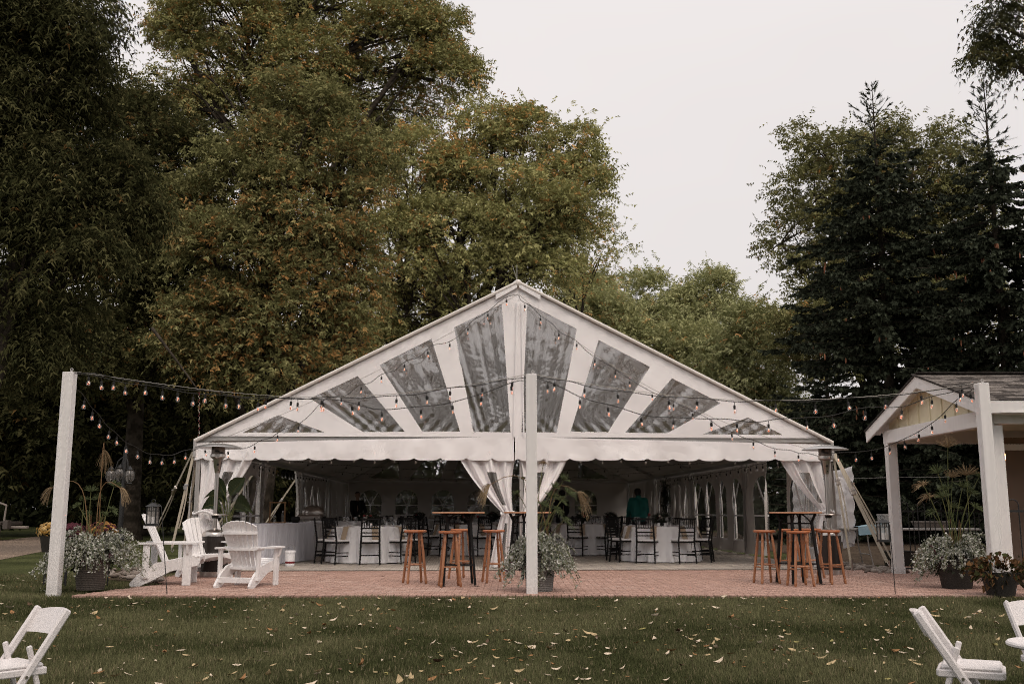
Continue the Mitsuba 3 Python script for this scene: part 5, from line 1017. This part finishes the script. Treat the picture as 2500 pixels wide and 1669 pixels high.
def umbel(c, d, R, nray, col, r, droop=.3):
    d = unit(np.array(d, float)); _, s, u = frame(d); V, C = [], []
    th = np.arccos(1 - r.random(nray) * (.30 if droop > .8 else .72)); ph = r.random(nray) * 6.283
    D = d * np.cos(th)[:, None] + (s * np.cos(ph)[:, None] + u * np.sin(ph)[:, None]) * np.sin(th)[:, None]; L = R * (.7 + .4 * r.random(nray)); t = np.linspace(0, 1, 5)
    P = c + D[:, None] * (L[:, None] * t)[..., None] + np.array([0, 0, -1.]) * (droop * L[:, None] * t ** 2.2)[..., None]
    W = unit(np.cross(D, r.normal(size=(nray, 3)))) * .0022
    A, B = P - W[:, None], P + W[:, None]; n = nray; V = np.stack([A, B], 2).reshape(-1, 3)
    b = (np.arange(n)[:, None] * 10 + np.arange(4) * 2).reshape(-1, 1); f = np.vstack([b + [0, 1, 3], b + [0, 3, 2]])
    cc = np.asarray(col) * (.7 + .6 * r.random((n, 1))); return V, f, np.repeat(cc, 10, 0)
def join(L):
    V, Fv, C, o = [], [], [], 0
    for v, f, c in L: V.append(v); Fv.append(f + o); C.append(c); o += len(v)
    return trimesh.Trimesh(np.vstack(V), np.vstack(Fv), process=False), np.vstack(C)
GRN, DRY = (0.085, 0.105, 0.045), (0.25, 0.18, 0.105)
def silver(k, x, y, z, reach, n, seed, low=.0, side_bias=0):
    """trailing stems set with many small silvery leaves"""
    r = np.random.default_rng(seed); st, L, cen, dirs = [], [], [], []
    for i in range(n):
        a = r.random() * 6.283; L_ = reach * (.5 + .6 * r.random()); e = r.random(); rise = .30 * r.random() + (.22 if e < .3 else 0)
        P = np.array([np.array([x, y, z]) + np.array([math.cos(a) * L_ * t, math.sin(a) * L_ * .8 * t, rise * math.sin(t * 2.2) - (.46 - low) * L_ / reach * (t ** 2.2) * (.4 + .8 * (1 - e))]) for t in np.linspace(0.1, 1, 8)])
        P += r.normal(size=P.shape) * .012; P[:, 2] = np.maximum(P[:, 2], .03); st.append(tube(P, .0035, 3, False)); m = 26
        t = r.random(m) ** .7 * 6.99; j = t.astype(int); q = P[j] + (P[np.minimum(j + 1, 7)] - P[j]) * (t - j)[:, None]; cen.append(np.repeat(q, 3, 0) + r.normal(size=(3 * m, 3)) * .016)
    c = np.vstack(cen); n_ = len(c); d = unit(r.normal(size=(n_, 3)) + [0, -.2, .5]); w = unit(np.cross(d, r.normal(size=(n_, 3)))); l = .023 * (.6 + .8 * r.random((n_, 1)))
    V = np.stack([c - w * l * .4, c + w * l * .4, c + d * l + w * l * .25, c + d * l - w * l * .25], 1).reshape(-1, 3); q = np.arange(n_)[:, None] * 4
    C = np.repeat(SILV[r.choice(5, n_, p=[.28, .34, .10, .20, .08])], 4, 0)
    part(k, 'trailing_stems', cat(st), 'stem', True); part(k, 'silver_foliage', trimesh.Trimesh(V, np.vstack([q + [0, 1, 2], q + [0, 2, 3]]), process=False), 'silver_leaf', False, color=C)
    gb = np.array([x, y, z + .02]) + unit(r.normal(size=(420, 3))) * [reach * .55, reach * .45, .24] * r.random((420, 1)) ** .6; gb[:, 2] = np.maximum(gb[:, 2], .05)
    v, f, _ = leaves(gb, unit(r.normal(size=(420, 3)) + [0, 0, .3]), .12, 2, .016, .08, .2, PAL, np.zeros(420, int), seed + 2); part(k, 'inner_leaves', trimesh.Trimesh(v, f, process=False), 'dark_leaf', False)
    # burgundy leaves between
    m = 60; b = np.array([x, y, z + .05]) + r.normal(size=(m, 3)) * [.16, .14, .09]; v, f, _ = leaves(b, unit(r.normal(size=(m, 3)) + [0, -.3, .3]), .09, 2, .013, .11, .4, PAL, np.zeros(m, int), seed); part(k, 'burgundy_leaves', trimesh.Trimesh(v, f, process=False), 'burgundy', False)
mat('burgundy', diff((0.055, 0.016, 0.022), .6, .25))
def planter(label, x, y, pot, stems, reach, nsil, seed, potmat='wicker', low=0.0):
    r = np.random.default_rng(seed); k = thing('planter', label, 'planter', None); r0, r1, h = pot
    part(k, 'pot', xf(lathe([(0, .01), (r0, .01), (r0 + (r1 - r0) * .95, h - .04), (r1 + .012, h - .035), (r1 + .015, h), (r1 - .02, h), (r1 - .03, h - .08), (0, h - .09)], 40), (x, y, .012)), potmat, 40)
    part(k, 'soil', xf(lathe([(r1 - .032, h - .06), (0, h - .05)], 24), (x, y, .012)), 'soil')
    silver(k, x, y, h - .03, reach, nsil, seed, low)
    stm = []
    for (px, py, kind, R, dro) in stems:      # umbel head at a place near (px, py) of the picture
        yy = y + r.normal() * .12; e = at(px, py, yy); b = np.array([x + r.normal() * .07, y + r.normal() * .06, h - .06]); mid = b + (e - b) * .55 + np.array([-(e[0] - b[0]) * .22, 0, .06 * (dro > .8)])
        if dro > .8: pts = [b, b + (e - b) * [.12, .1, .55], b + (e - b) * [.45, .4, 1.02] + [0, 0, .06], e]
        else: pts = [b, mid, e]
        c = spline(pts, 12); s_ = nkey(f'{k}__papyrus_stem'); scene[s_] = mikit.ply(tube(c, np.linspace(.008, .0045, 12), 6), 'mat_' + ('dry_stem' if kind == 'dry' and dro > .8 else 'stem'), True)
        V, f, C = umbel(e, c[-1] - c[-3], R * .92, 64 if dro > .8 else 90, DRY if kind == 'dry' else GRN, r, dro)
        scene[f'{s_}__plume'] = mikit.ply(trimesh.Trimesh(V, f, process=False), 'mat_umbel', False, color=C)
    for i in range(10): a = r.random() * 6.28; stm.append(rod((x + .05 * math.cos(a), y + .05 * math.sin(a), h - .06), (x + .13 * math.cos(a), y + .1 * math.sin(a), h + .25 + .35 * r.random()), .006, 5, .003))
    part(k, 'cut_stems', cat(stm), 'dry_stem')
S1 = lambda zx, zy: (900 + zx * .2554, 1080 + zy * .2554)
p = at(1317, 1400, 14.1)
planter('wicker planter of papyrus and silver trailing leaves behind the middle post', p[0] - .0, 14.1, (.18, .225, .46),
    [(*S1(1860, 360), 'g', .13, .1), (*S1(1770, 430), 'g', .11, .1), (*S1(1900, 490), 'g', .16, .25), (*S1(1990, 470), 'dry', .24, .95), (*S1(1740, 520), 'g', .14, .2), (*S1(1830, 560), 'g', .16, .4), (*S1(1870, 740), 'g', .16, .7), (*S1(1690, 780), 'g', .12, .5), (*S1(1165, 400), 'dry', .22, .9), (*S1(1430, 490), 'g', .08, .1), (*S1(1480, 350), 'g', .05, .0), (*S1(1670, 200), 'dry', .12, .6), (*S1(1660, 600), 'g', .14, .3), (*S1(1790, 640), 'g', .13, .5)], .62, 95, 31)
p = at(222, 1415, 14.3)
planter('wicker planter of thin papyrus beside the left white post', p[0], 14.3, (.18, .26, .52),
    [(255, 1098, 'dry', .20, .95), (222, 1200, 'g', .13, .1), (205, 1222, 'g', .10, .1), (278, 1188, 'g', .13, .1), (292, 1190, 'dry', .18, .95), (240, 1218, 'g', .12, .2), (272, 1245, 'g', .11, .3), (192, 1235, 'g', .09, .2), (128, 1190, 'dry', .16, .95), (253, 1255, 'g', .08, .2), (215, 1255, 'g', .09, .2)], .80, 130, 32, 'wicker_dark')
p = at(2335, 1410, 14.6)
mat('wicker_dark', diff(proc(lambda p, n, uv: mix((0.05, 0.042, 0.036), (0.13, 0.11, 0.095), smoothstep(.25, .75, .5 + .5 * dr.sin(p.z * 260)) * (.6 + .4 * noise(p.x * 60, p.y * 60, p.z * 40)))), .6, .3))
mat('dark_pot', diff((0.03, 0.027, 0.024), .5, .3))
planter('dark planter with the tallest papyrus, in front of the right pavilion posts', p[0], 14.6, (.2, .27, .42),
    [(2314, 1092, 'dry', .22, .05), (2290, 1155, 'g', .17, .1), (2325, 1165, 'dry', .16, .1), (2360, 1160, 'dry', .22, .1), (2255, 1185, 'dry', .20, .5), (2270, 1215, 'dry', .22, .6), (2350, 1190, 'g', .16, .1), (2300, 1215, 'g', .18, .2), (2380, 1240, 'g', .14, .3), (2390, 1165, 'g', .16, .2), (2330, 1240, 'g', .16, .3), (2275, 1250, 'g', .12, .4), (2310, 1195, 'g', .14, .1), (2370, 1205, 'g', .14, .2)], .62, 130, 33, 'dark_pot', low=.1)

# dull red and green potted leaves at the right edge
k = thing('coleus_pot', 'pot of brown and green coleus leaves at the right edge', 'plant'); p = at(2455, 1420, 13.3); r = np.random.default_rng(5)
part(k, 'pot', xf(lathe([(0, 0), (.17, 0), (.23, .26), (.24, .30), (0, .28)], 24), (p[0], 13.45, .01)), 'dark_pot', 40)
n = 420; d = unit(r.normal(size=(n, 3)) * [1, .8, .8] + [0, -.1, .3]); c = np.array([p[0], 13.4, .30]) + d * [.50, .3, .26] * (.45 + .55 * r.random((n, 1))); w = unit(np.cross(d, r.normal(size=(n, 3)))); l = .085 * (.6 + .7 * r.random((n, 1)))
V = np.stack([c - d * l * .5, c - w * l * .38 + [0, 0, .012], c + d * l * .5 - [0, 0, .02], c + w * l * .38 + [0, 0, .012]], 1).reshape(-1, 3); q = np.arange(n)[:, None] * 4
part(k, 'foliage', trimesh.Trimesh(V, np.vstack([q + [0, 1, 2], q + [0, 2, 3]]), process=False), 'petal', False, color=np.repeat(np.array([(0.10, 0.055, 0.025), (0.055, 0.06, 0.022), (0.16, 0.085, 0.04), (0.04, 0.03, 0.015)])[r.integers(0, 4, n)] * (.7 + .6 * r.random((n, 1))), 4, 0))

# mums in a low pot on a stand behind the left post
for px, py, cols, lab in ((128, 1297, [(0.34, 0.19, 0.05), (0.40, 0.27, 0.11)], 'ball of yellow chrysanthemums left of the left post'), (178, 1300, [(0.055, 0.014, 0.022), (0.075, 0.022, 0.03)], 'ball of wine red chrysanthemums right of the left post'), (250, 1297, [(0.30, 0.16, 0.05), (0.06, 0.015, 0.022)], 'yellow and wine red chrysanthemums behind the left papyrus')):
    c = at(px, py, 15.6); k = thing('chrysanthemum', lab, 'flowers', None); R_ = .20; r = np.random.default_rng(px)
    part(k, 'pot', xf(lathe([(0, 0), (.13, 0), (.17, .22), (.18, .25), (0, .23)], 20), (c[0], 15.6, .48)), 'dark_pot', 40); part(k, 'stand', cat([rod((c[0] + .12 * math.cos(a), 15.6 + .12 * math.sin(a), -.03), (c[0] + .12 * math.cos(a), 15.6 + .12 * math.sin(a), .48), .012, 6) for a in (.5, 2.6, 4.7)]), 'iron')
    n = 260; d = unit(r.normal(size=(n, 3)) + [0, 0, .5]); cc = c + d * R_ * (.82 + .2 * r.random((n, 1))) * [1.15, 1, .75]; ang = np.arange(7) * 2 * np.pi / 7
    s1 = unit(np.cross(d, [.2, .3, 1.])); s2 = np.cross(d, s1); rim = cc[:, None] + .026 * (s1[:, None] * np.cos(ang)[:, None] + s2[:, None] * np.sin(ang)[:, None]); V = np.concatenate([cc[:, None] + d[:, None] * .012, rim], 1).reshape(-1, 3)
    b = np.arange(n)[:, None, None] * 8; f = (b + np.stack([np.zeros(7, int), 1 + np.arange(7), 1 + (np.arange(7) + 1) % 7], 1)[None]).reshape(-1, 3)
    part(k, 'blooms', trimesh.Trimesh(V, f, process=False), 'petal', False, color=np.repeat(np.array(cols)[r.integers(0, 2, n)] * (.7 + .5 * r.random((n, 1))), 8, 0))
    g = trimesh.creation.icosphere(2, radius=R_ * .82); g.vertices *= [1.15, 1, .75]; part(k, 'foliage', xf(g, c), 'dark_leaf', True)

# bird of paradise plant at the left tent corner
mat('big_leaf', {'type': 'bumpmap', 't': proc(lambda p, n, uv: .004 * dr.sin(uv.y * 120), 1e-3), 'b': diff(proc(lambda p, n, uv: mix((0.028, 0.045, 0.018), (0.05, 0.07, 0.03), .5 + .5 * dr.sin(uv.y * 60)) * (1 + .5 * smoothstep(.04, .0, dr.abs(uv.x - .5)))), .45, .4)})
k = thing('paradise_plant', 'broad leaved green plant in a pot in front of the left curtain', 'plant'); Y_ = 17.75; base = at(555, 1300, Y_)
part(k, 'pot', xf(lathe([(0, 0), (.16, 0), (.21, .36), (.22, .40), (0, .38)], 24), (base[0], Y_, .02)), 'dark_pot', 40)
Z8 = lambda a, b: (440 + a * .1531, 1060 + b * .1531)
for i, (b0, tip_, w) in enumerate([((725, 985), (575, 665), .085), ((795, 960), (1035, 690), .125), ((660, 1020), (380, 925), .10), ((650, 1150), (345, 1100), .13), ((880, 1100), (1165, 1165), .14), ((860, 1200), (1100, 1200), .10), ((640, 1240), (450, 1060), .10), ((700, 1090), (600, 900), .09)]):
    yy = Y_ + [-.05, .03, -.1, -.12, .08, -.1, .1, .12][i]; P0, P1 = at(*Z8(*b0), yy), at(*Z8(*tip_), yy - .12 * (i % 3)); root = np.array([base[0] + .04 * math.cos(i), Y_ + .04 * math.sin(i), .36])
    st = spline([root, root + (P0 - root) * [.25, .3, .6], P0], 10); part(k, 'stalk', tube(st, np.linspace(.014, .009, 10), 6), 'stem', True)
    dirv = P1 - P0; sag = np.array([0, 0, -1.]) * .10 * (i >= 2); sd = unit(np.cross(dirv, [0.25 * (-1) ** i, 1.0, .35]))
    A = np.linspace(0, 1, 22); Bv = np.linspace(-1, 1, 9)
    fnl = lambda S, U: P0 + dirv * S[..., None] + sag * (S ** 2)[..., None] * 2 + sag * (-1 * S)[..., None] + sd * (U * w * np.sin(np.pi * np.clip(S, .02, .985) ** .75) ** .8 * (1 - .13 * (np.sin(S * 37 + i) > .93)))[..., None] + np.array([0, -.06, .05]) * (np.abs(U) ** 1.5 * np.sin(np.pi * S))[..., None]
    m = grid(fnl, A, Bv); uvs = np.stack(np.meshgrid(A, Bv, indexing='ij')[::-1], -1).reshape(-1, 2) * [.5, 1] + [.5, 0]; kk = part(k, 'leaf', m, 'big_leaf', True, uv=uvs); part(kk, 'midrib', tube([fnl(np.array(s), np.array(0.)) + [0, -.004, 0] for s in A[:-1]], np.linspace(.008, .003, 21), 5), 'stem', True)

# ---------------------------------------------------------------- lanterns on shepherd hooks
mat('lantern_glass', {'type': 'blendbsdf', 'weight': .3, 'a': {'type': 'thindielectric'}, 'b': {'type': 'twosided', 'd': {'type': 'diffuse', 'reflectance': {'type': 'rgb', 'value': [.6, .56, .52]}}}})
def hook(label, llabel, foot, top, lant, Y):
    f, t, l = at(*foot, Y), at(*top, Y), at(*lant, Y); f[2] = -.06; k = thing('shepherd_hook', label, 'garden hook', None); dx = l[0] - t[0]
    arc = [f, f + (t - f) * .5, t + (f - t) * .12] + [np.array([t[0] + dx * .5 * (1 - math.cos(a)), Y, t[2] + .0 + abs(dx) * .5 * math.sin(a)]) for a in np.linspace(.2, math.pi, 8)]
    part(k, 'rod', tube(arc, .006, 6), 'iron', True); e = arc[-1]; part(k, 'curl', tube([e, e + [.0, 0, -.04], e + [np.sign(dx) * .02, 0, -.055], e + [np.sign(dx) * .04, 0, -.03]], .005, 5), 'iron', True)
    q = thing('lantern', llabel, 'lantern', None); X, Z, s = e[0], l[2], .058
    part(q, 'ring', tube([(X + .03 * math.cos(a), Y, Z + .185 + .025 * math.sin(a)) for a in np.linspace(0, 6.283, 11)], .004, 5), 'iron', True); part(q, 'hanger', rod((X, Y, Z + .17), (X, Y, e[2] - .05), .003, 5), 'iron')
    part(q, 'roof', trimesh.convex.convex_hull(np.array([(X + a * .082, Y + b * .082, Z + .115) for a in (-1, 1) for b in (-1, 1)] + [(X + a * .025, Y + b * .025, Z + .16) for a in (-1, 1) for b in (-1, 1)])), 'iron', False)
    part(q, 'base', box((.14, .14, .035), (X, Y, Z - .125), .004), 'iron')
    for a in (-1, 1):
        for b in (-1, 1): part(q, 'corner_bar', box((.016, .016, .24), (X + a * s, Y + b * s, Z + .0)), 'iron', False)
    part(q, 'muntin', cat([box((.122, .122, .012), (X, Y, Z + .06))] + [box((.009, .006, .055), (X + a, Y - s - .001, Z + .088)) for a in (-.03, 0, .03)] + [box((.009, .006, .2), (X + a, Y - s - .001, Z - .02)) for a in (0,)]), 'iron', False)
    for M_ in ((0, -1), (0, 1), (1, 0), (-1, 0)): part(q, 'pane', (grid(lambda A, B: np.stack([X + A, Y + M_[1] * s + 0 * A, Z + B], -1) if not M_[0] else np.stack([X + M_[0] * s + 0 * A, Y + A, Z + B], -1), np.array([-s, s]), np.array([-.11, .115]))), 'lantern_glass', False)
    part(q, 'candle', xf(lathe([(0, 0), (.035, 0), (.035, .09), (0, .092)], 14), (X, Y, Z - .115)), 'linen', 40)
hook('thin black shepherd hook at the left, in front of the garden chair', 'black candle lantern hanging left of the garden chairs', (410, 1440), (394, 1240), (373, 1257), 13.55)
hook('thin black shepherd hook in front of the far pavilion post', 'black candle lantern hanging beside the far pavilion post', (2186, 1444), (2172, 1283), (2156, 1296), 13.6)

# ---------------------------------------------------------------- lamp post, trailer, straps
k = thing('lamp_post', 'black lamp post with three globe lamps behind the left planter', 'lamp post'); Yl = 24.0; b = at(281, 1330, Yl); X = b[0] + .1
part(k, 'shaft', xf(lathe([(0, 0), (.17, 0), (.17, .06), (.11, .10), (.10, .45), (.13, .48), (.10, .55), (.055, .60), (.05, 2.4), (0.03, 2.65), (0, 2.65)], 16), (X, Yl, -.03)), 'iron', 40)
mat('globe_glass', {'type': 'blendbsdf', 'weight': .15, 'a': {'type': 'thindielectric'}, 'b': {'type': 'twosided', 'd': {'type': 'diffuse', 'reflectance': {'type': 'rgb', 'value': [.4, .36, .32]}}}})
for i, (px, dz_) in enumerate(((271, 0), (292, .08), (316, 0))):
    c = at(px, 1161, Yl); c[2] += dz_ * .5; part(k, 'arm', tube([(X, Yl, 2.42), ((X + c[0]) / 2, Yl, 2.28), (c[0], Yl, c[2] - .20)], .018, 6), 'iron', True)
    g = part(k, 'globe', xf(lathe([(.045, -.15), (.095, -.105), (.125, -.02), (.112, .07), (.07, .13), (.026, .15)], 16), c), 'globe_glass', True); part(g, 'cage', cat([xf(lathe([(0, -.20), (.07, -.20), (.07, -.165), (0, -.165)], 12), c), xf(lathe([(.085, .15), (.05, .19), (.012, .23), (0, .25)], 12), c)] + [tube([c + np.array([rr * math.cos(a), rr * math.sin(a), z]) for rr, z in ((.055, -.15), (.102, -.105), (.131, -.02), (.118, .07), (.072, .135))], .006, 4) for a in np.arange(6) * math.pi / 3]), 'iron', True)
k = thing('utility_trailer', 'dark utility trailer parked at the far left edge', 'trailer'); Yt = 40.0; c = at(25, 1250, Yt); tx = c[0]
mat('trailer_grey', diff((.10, .085, .075), .5, .3)); mat('dusty_white', diff((.30, .26, .23), .6, .3))
part(k, 'bed', box((3.2, 1.8, .14), (tx - 1.5, Yt, .62), .02), 'trailer_grey'); part(k, 'rail', tube([(tx - 3.0, Yt - .9, 1.55), (tx - .35, Yt - .9, 1.55), (tx + .28, Yt - .9, 1.32), (tx + .22, Yt - .9, .55)], .04, 6), 'dusty_white', 30); part(k, 'fender', xf(lathe([(.46, -.12), (.46, .12), (.40, .12)], 20), (tx - .35, Yt - .95, .35), rx=90), 'trailer_grey', True)
part(k, 'hitch', box((.75, .18, .10), (tx + .62, Yt - .5, .48), .02), 'dusty_white'); part(k, 'tail_box', box((.2, .3, .34), (tx + .30, Yt - .8, .58), .02), 'trailer_grey')
w_ = part(k, 'wheel', xf(lathe([(.19, -.09), (.34, -.10), (.37, -.06), (.37, .06), (.34, .10), (.19, .09)], 24), (tx - .35, Yt - .95, .34), rx=90), 'rubber', 30); part(w_, 'rim', xf(lathe([(0, .05), (.08, .06), (.12, .03), (.195, .07), (.195, -.05), (0, -.05)], 20), (tx - .35, Yt - .98, .34), rx=90), 'dusty_white', 30)
def strap(label, a, b, w=.05, buckle=.4, sag=.0):
    a, b = np.array(a, float), np.array(b, float); k = thing('guy_strap', label, 'tent strap', None); d = b - a; m = a + d * buckle
    part(k, 'webbing', cat([bar(a, m, w, .006, up=(0, -1, .2)), bar(m, b, w * .9, .006, up=(0, -1, .2))]), 'strap'); part(k, 'loose_webbing', tube(spline([m + [.03, -.02, 0], m + d * .2 + [.06, -.03, -.03], m + d * .45 + [.05, -.02, 0]], 10), .012, 4), 'strap')
    part(k, 'ratchet', cat([bar(m - d * .03, m + d * .035, w * 1.5, .05, .008, up=(0, -1, .2)), bar(m + [-.05, -.02, .0], m + [.05, -.02, .03], .02, .02)]), 'steel'); u_ = d / np.linalg.norm(d)
    part(k, 'hook', tube([b, b + u_ * .06, b + u_ * .10 + [.03, 0, 0], b + u_ * .06 + [.05, 0, .02]], .009, 6), 'steel', True); part(k, 'stake', rod((b + u_ * .10) * [1, 1, 0] + [0, 0, .22], (b + u_ * .10) * [1, 1, 0] + [.02, 0, -.2], .018, 8), 'steel')
TC = lambda s: tent(s * (HW + .06), -.02, ZE - .18)
strap('taut strap slanting from the left tent corner down to the left', TC(-1), G(315, 1350, .15) + [0, 1.0, 0], buckle=.33)
strap('strap dropping steeply from the left tent corner, outer one', TC(-1) + [.02, 0, -.05], at(420, 1335, 18.8), buckle=.35); strap('strap dropping steeply beside the left tent leg', TC(-1) + [.06, .1, -.1], at(448, 1335, 19.2), buckle=.5, w=.03)
strap('double strap slanting from the right tent corner toward the stones', TC(1), at(2166, 1372, 18.5), buckle=.36, w=.07); strap('second strap beside the double strap right of the tent', TC(1) + [.05, .1, 0], at(2176, 1362, 19.0), buckle=.3, w=.04); strap('strap dropping steeply from the right tent corner', TC(1) + [.0, .05, -.08], at(2079, 1385, 18.9), buckle=.22, w=.045)
for i, v in enumerate((6.1, 12.2)): strap(['strap outside the open left bay of the tent', 'strap far along the left side of the tent'][i], tent(-HW - .03, v, ZE - .1), tent(-HW - 1.5, v + .3, .1))

# ---------------------------------------------------------------- laundry, folding table and boxes right of the tent
Yc = 20.6; za = at(2000, 1161, Yc)[2]
solo('clothes_line', rod(tent(HW + .1, 3.9, za + .02), (XG + 2.2, YF + 2.4, za - .02), .003, 5), 'wire', 'thin clothes line running right from the tent', 'clothes line')
def linen(label, o, du, L, z0, z1, seed):
    o, du = np.array(o, float), unit(np.array(du, float)); nn = np.cross(du, [0, 0, 1.0])
    def f(a, b, c):
        w = c + .02 * np.sin(b * 22 + 3 * vnoise(np.stack([a, b, 0 * a], -1), 2, seed)) * (b < z1 - .05) + .03 * vnoise(np.stack([a * 3, b * .6, 0 * a], -1), 1.5, seed)
        return o + du * a[:, None] + nn * w[:, None] + np.array([0, 0, 1.0]) * (b - .05 * np.sin(np.pi * a / L) * (b > z1 - .3))[:, None]
    solo('hanging_cloth', sheet(sg.Polygon([(0, z1), (.03, z0), (L - .02, z0 + .05), (L, z1)]), .07, f, .005), 'linen', label, 'hanging cloth', 'white linens hung out to dry', smooth=True)
linen('white cloth hanging in the gap of the right tent wall', tent(HW + .75, 3.0, 0), EV, 1.7, .6, 2.02, 3)
linen('white cloth hanging just outside the window nearest the right front tent corner', tent(HW + .75, .9, 0), EV, 1.75, .45, 2.0, 5)
linen('white cloth hanging outside, just right of the tent corner', [at(2046, 1160, 20.8)[0], 20.8, 0], [1, 0, 0], at(2080, 1160, 20.8)[0] - at(2046, 1160, 20.8)[0], .35, za, 4)
k, _ = None, None
k = thing('folding_table', 'white folding table outdoors with bins on it, right of the tent', 'table'); tz = .74; t0 = at(2075, 1321, 20.2); t1 = t0[0] + 2.6
part(k, 'table_top', box((2.6, .75, .045), (t0[0] + 1.3, 20.5, tz), .012), 'grey_bin')
for xx in (.35, 2.25):
    for yy in (-.3, .3): part(k, 'leg', tube([(t0[0] + xx, 20.5 + yy, tz - .03), (t0[0] + xx + .02, 20.5 + yy, .4), (t0[0] + xx + .10, 20.5 + yy, -.02)], .014, 7), 'aluminium', True)
    part(k, 'cross_bar', rod((t0[0] + xx + .05, 20.2, .25), (t0[0] + xx + .05, 20.8, .25), .011, 6), 'aluminium')
mat('blue_cloth', diff(tone((0.20, 0.30, 0.36), (0.27, 0.38, 0.44), 6), .85, .1)); mat('grey_bin', diff((.26, .25, .24), .5, .3))
g = grid(lambda A, B: np.stack([t0[0] + .55 + A, 20.2 + B, tz + .05 + .10 * (.5 + vnoise(np.stack([A, B, 0 * A], -1), 6, 3)) * np.exp(-((A / .33) ** 2 + (B / .25) ** 2)) - .16 * (B < -.14)], -1), np.linspace(-.42, .42, 30), np.linspace(-.22, .3, 20)); solo('folded_cloth', g, 'blue_cloth', 'pale blue cloth heaped on the outdoor folding table', 'cloth', smooth=True)
def bin_(label, x, y, z, w, d, h, m_):
    k = thing('storage_bin', label, 'bin', None); V = [(x + a * w / 2 * q, y + b * d / 2 * q, zz) for q, zz in ((.88, z), (1, z + h)) for a in (-1, 1) for b in (-1, 1)]
    part(k, 'tub', trimesh.convex.convex_hull(np.array(V)), m_, False); part(k, 'lid', box((w * 1.05, d * 1.05, .03), (x, y, z + h + .016), .008), m_)
bin_('white bin standing on the outdoor folding table', t0[0] + .92, 20.5, tz + .026, .38, .3, .24, 'grey_bin'); bin_('low translucent bin at the right end of the folding table', t0[0] + 1.75, 20.5, tz + .026, .6, .4, .10, 'trailer_grey'); bin_('grey bin on the ground under the folding table', t0[0] + 2.0, 20.4, -.02, .6, .45, .42, 'trailer_grey')
bin_('black box under the left end of the folding table', t0[0] + 1.1, 20.6, -.02, .5, .4, .3, 'dark_pot')

# garments and garland hung on the right tent wall
k = thing('hanging_garland', 'dark leafy garland hanging on the right tent wall', 'garland'); gp = tent(HW - .35, 14.6, 1.55); r = np.random.default_rng(9); n = 240
q = gp + r.normal(size=(n, 3)) * [.06, .10, .30]; v, f, _ = leaves(q, unit(r.normal(size=(n, 3)) + [0, 0, -.6]), .10, 3, .02, .09, .3, PAL, np.zeros(n, int), 4); part(k, 'foliage', trimesh.Trimesh(v, f, process=False), 'dark_leaf', False); part(k, 'cord', rod(gp + [0, 0, .55], gp + [0, 0, -.5], .012, 5), 'rubber')
def dress(label, v0, seed):
    k = thing('hanging_dress', label, 'dress', 'white garments hung on the tent wall'); c = tent(HW - .30, v0, 0)
    def f(A, B):
        w = np.interp(B, [.25, .9, 1.35, 1.6, 1.85, 1.95], [.34, .24, .15, .20, .24, .10]); d = .11 * np.sin(A * 5 + seed) * np.clip(1.4 - B, 0, 1) * .35
        return np.stack([c[0] + (w * .4 + d) * np.cos(A), c[1] + (w * 1.3 + d) * np.sin(A), B + .0 * A], -1)
    part(k, 'skirt', grid(f, np.linspace(0, 2 * np.pi, 41), np.linspace(.3, 1.95, 14)), 'fabric_inside', True); part(k, 'hanger', tube([c + [0, -.2, 1.93], c + [0, 0, 2.0], c + [0, .2, 1.93]], .008, 5), 'iron', True)
dress('first white dress hanging on the right tent wall', 13.6, 1); dress('second white dress hanging on the right tent wall, nearer', 12.9, 3)
# bead garland hanging from a branch above the left tent corner
k = thing('bead_garland', 'thin string of red and pale beads hanging above the left tent eave', 'garland'); hb = [at(486, y, 20.5) for y in np.linspace(955, 1062, 26)]; part(k, 'cord', tube(spline(hb, 30), .003, 4), 'cable', True)
BD = [mikit.ply(trimesh.creation.icosphere(1, radius=.011), 'mat_' + m_, True) for m_ in ('red_petal', 'pale_petal')]
for i, q in enumerate(hb[1:]): scene[nkey(f'{k}__bead')] = {**BD[(i // 2) % 2], 'to_world': T().translate(list(q + [.012 * math.sin(i * 2.3), 0, 0]))}
part(k, 'branch', tube(spline([hb[0], hb[0] + [-.5, .5, .5], hb[0] + [-1.6, 1.5, 1.6]], 8), np.linspace(.012, .04, 8), 6), 'bark', True)
labels = {k: v for k, v in labels.items() if v}
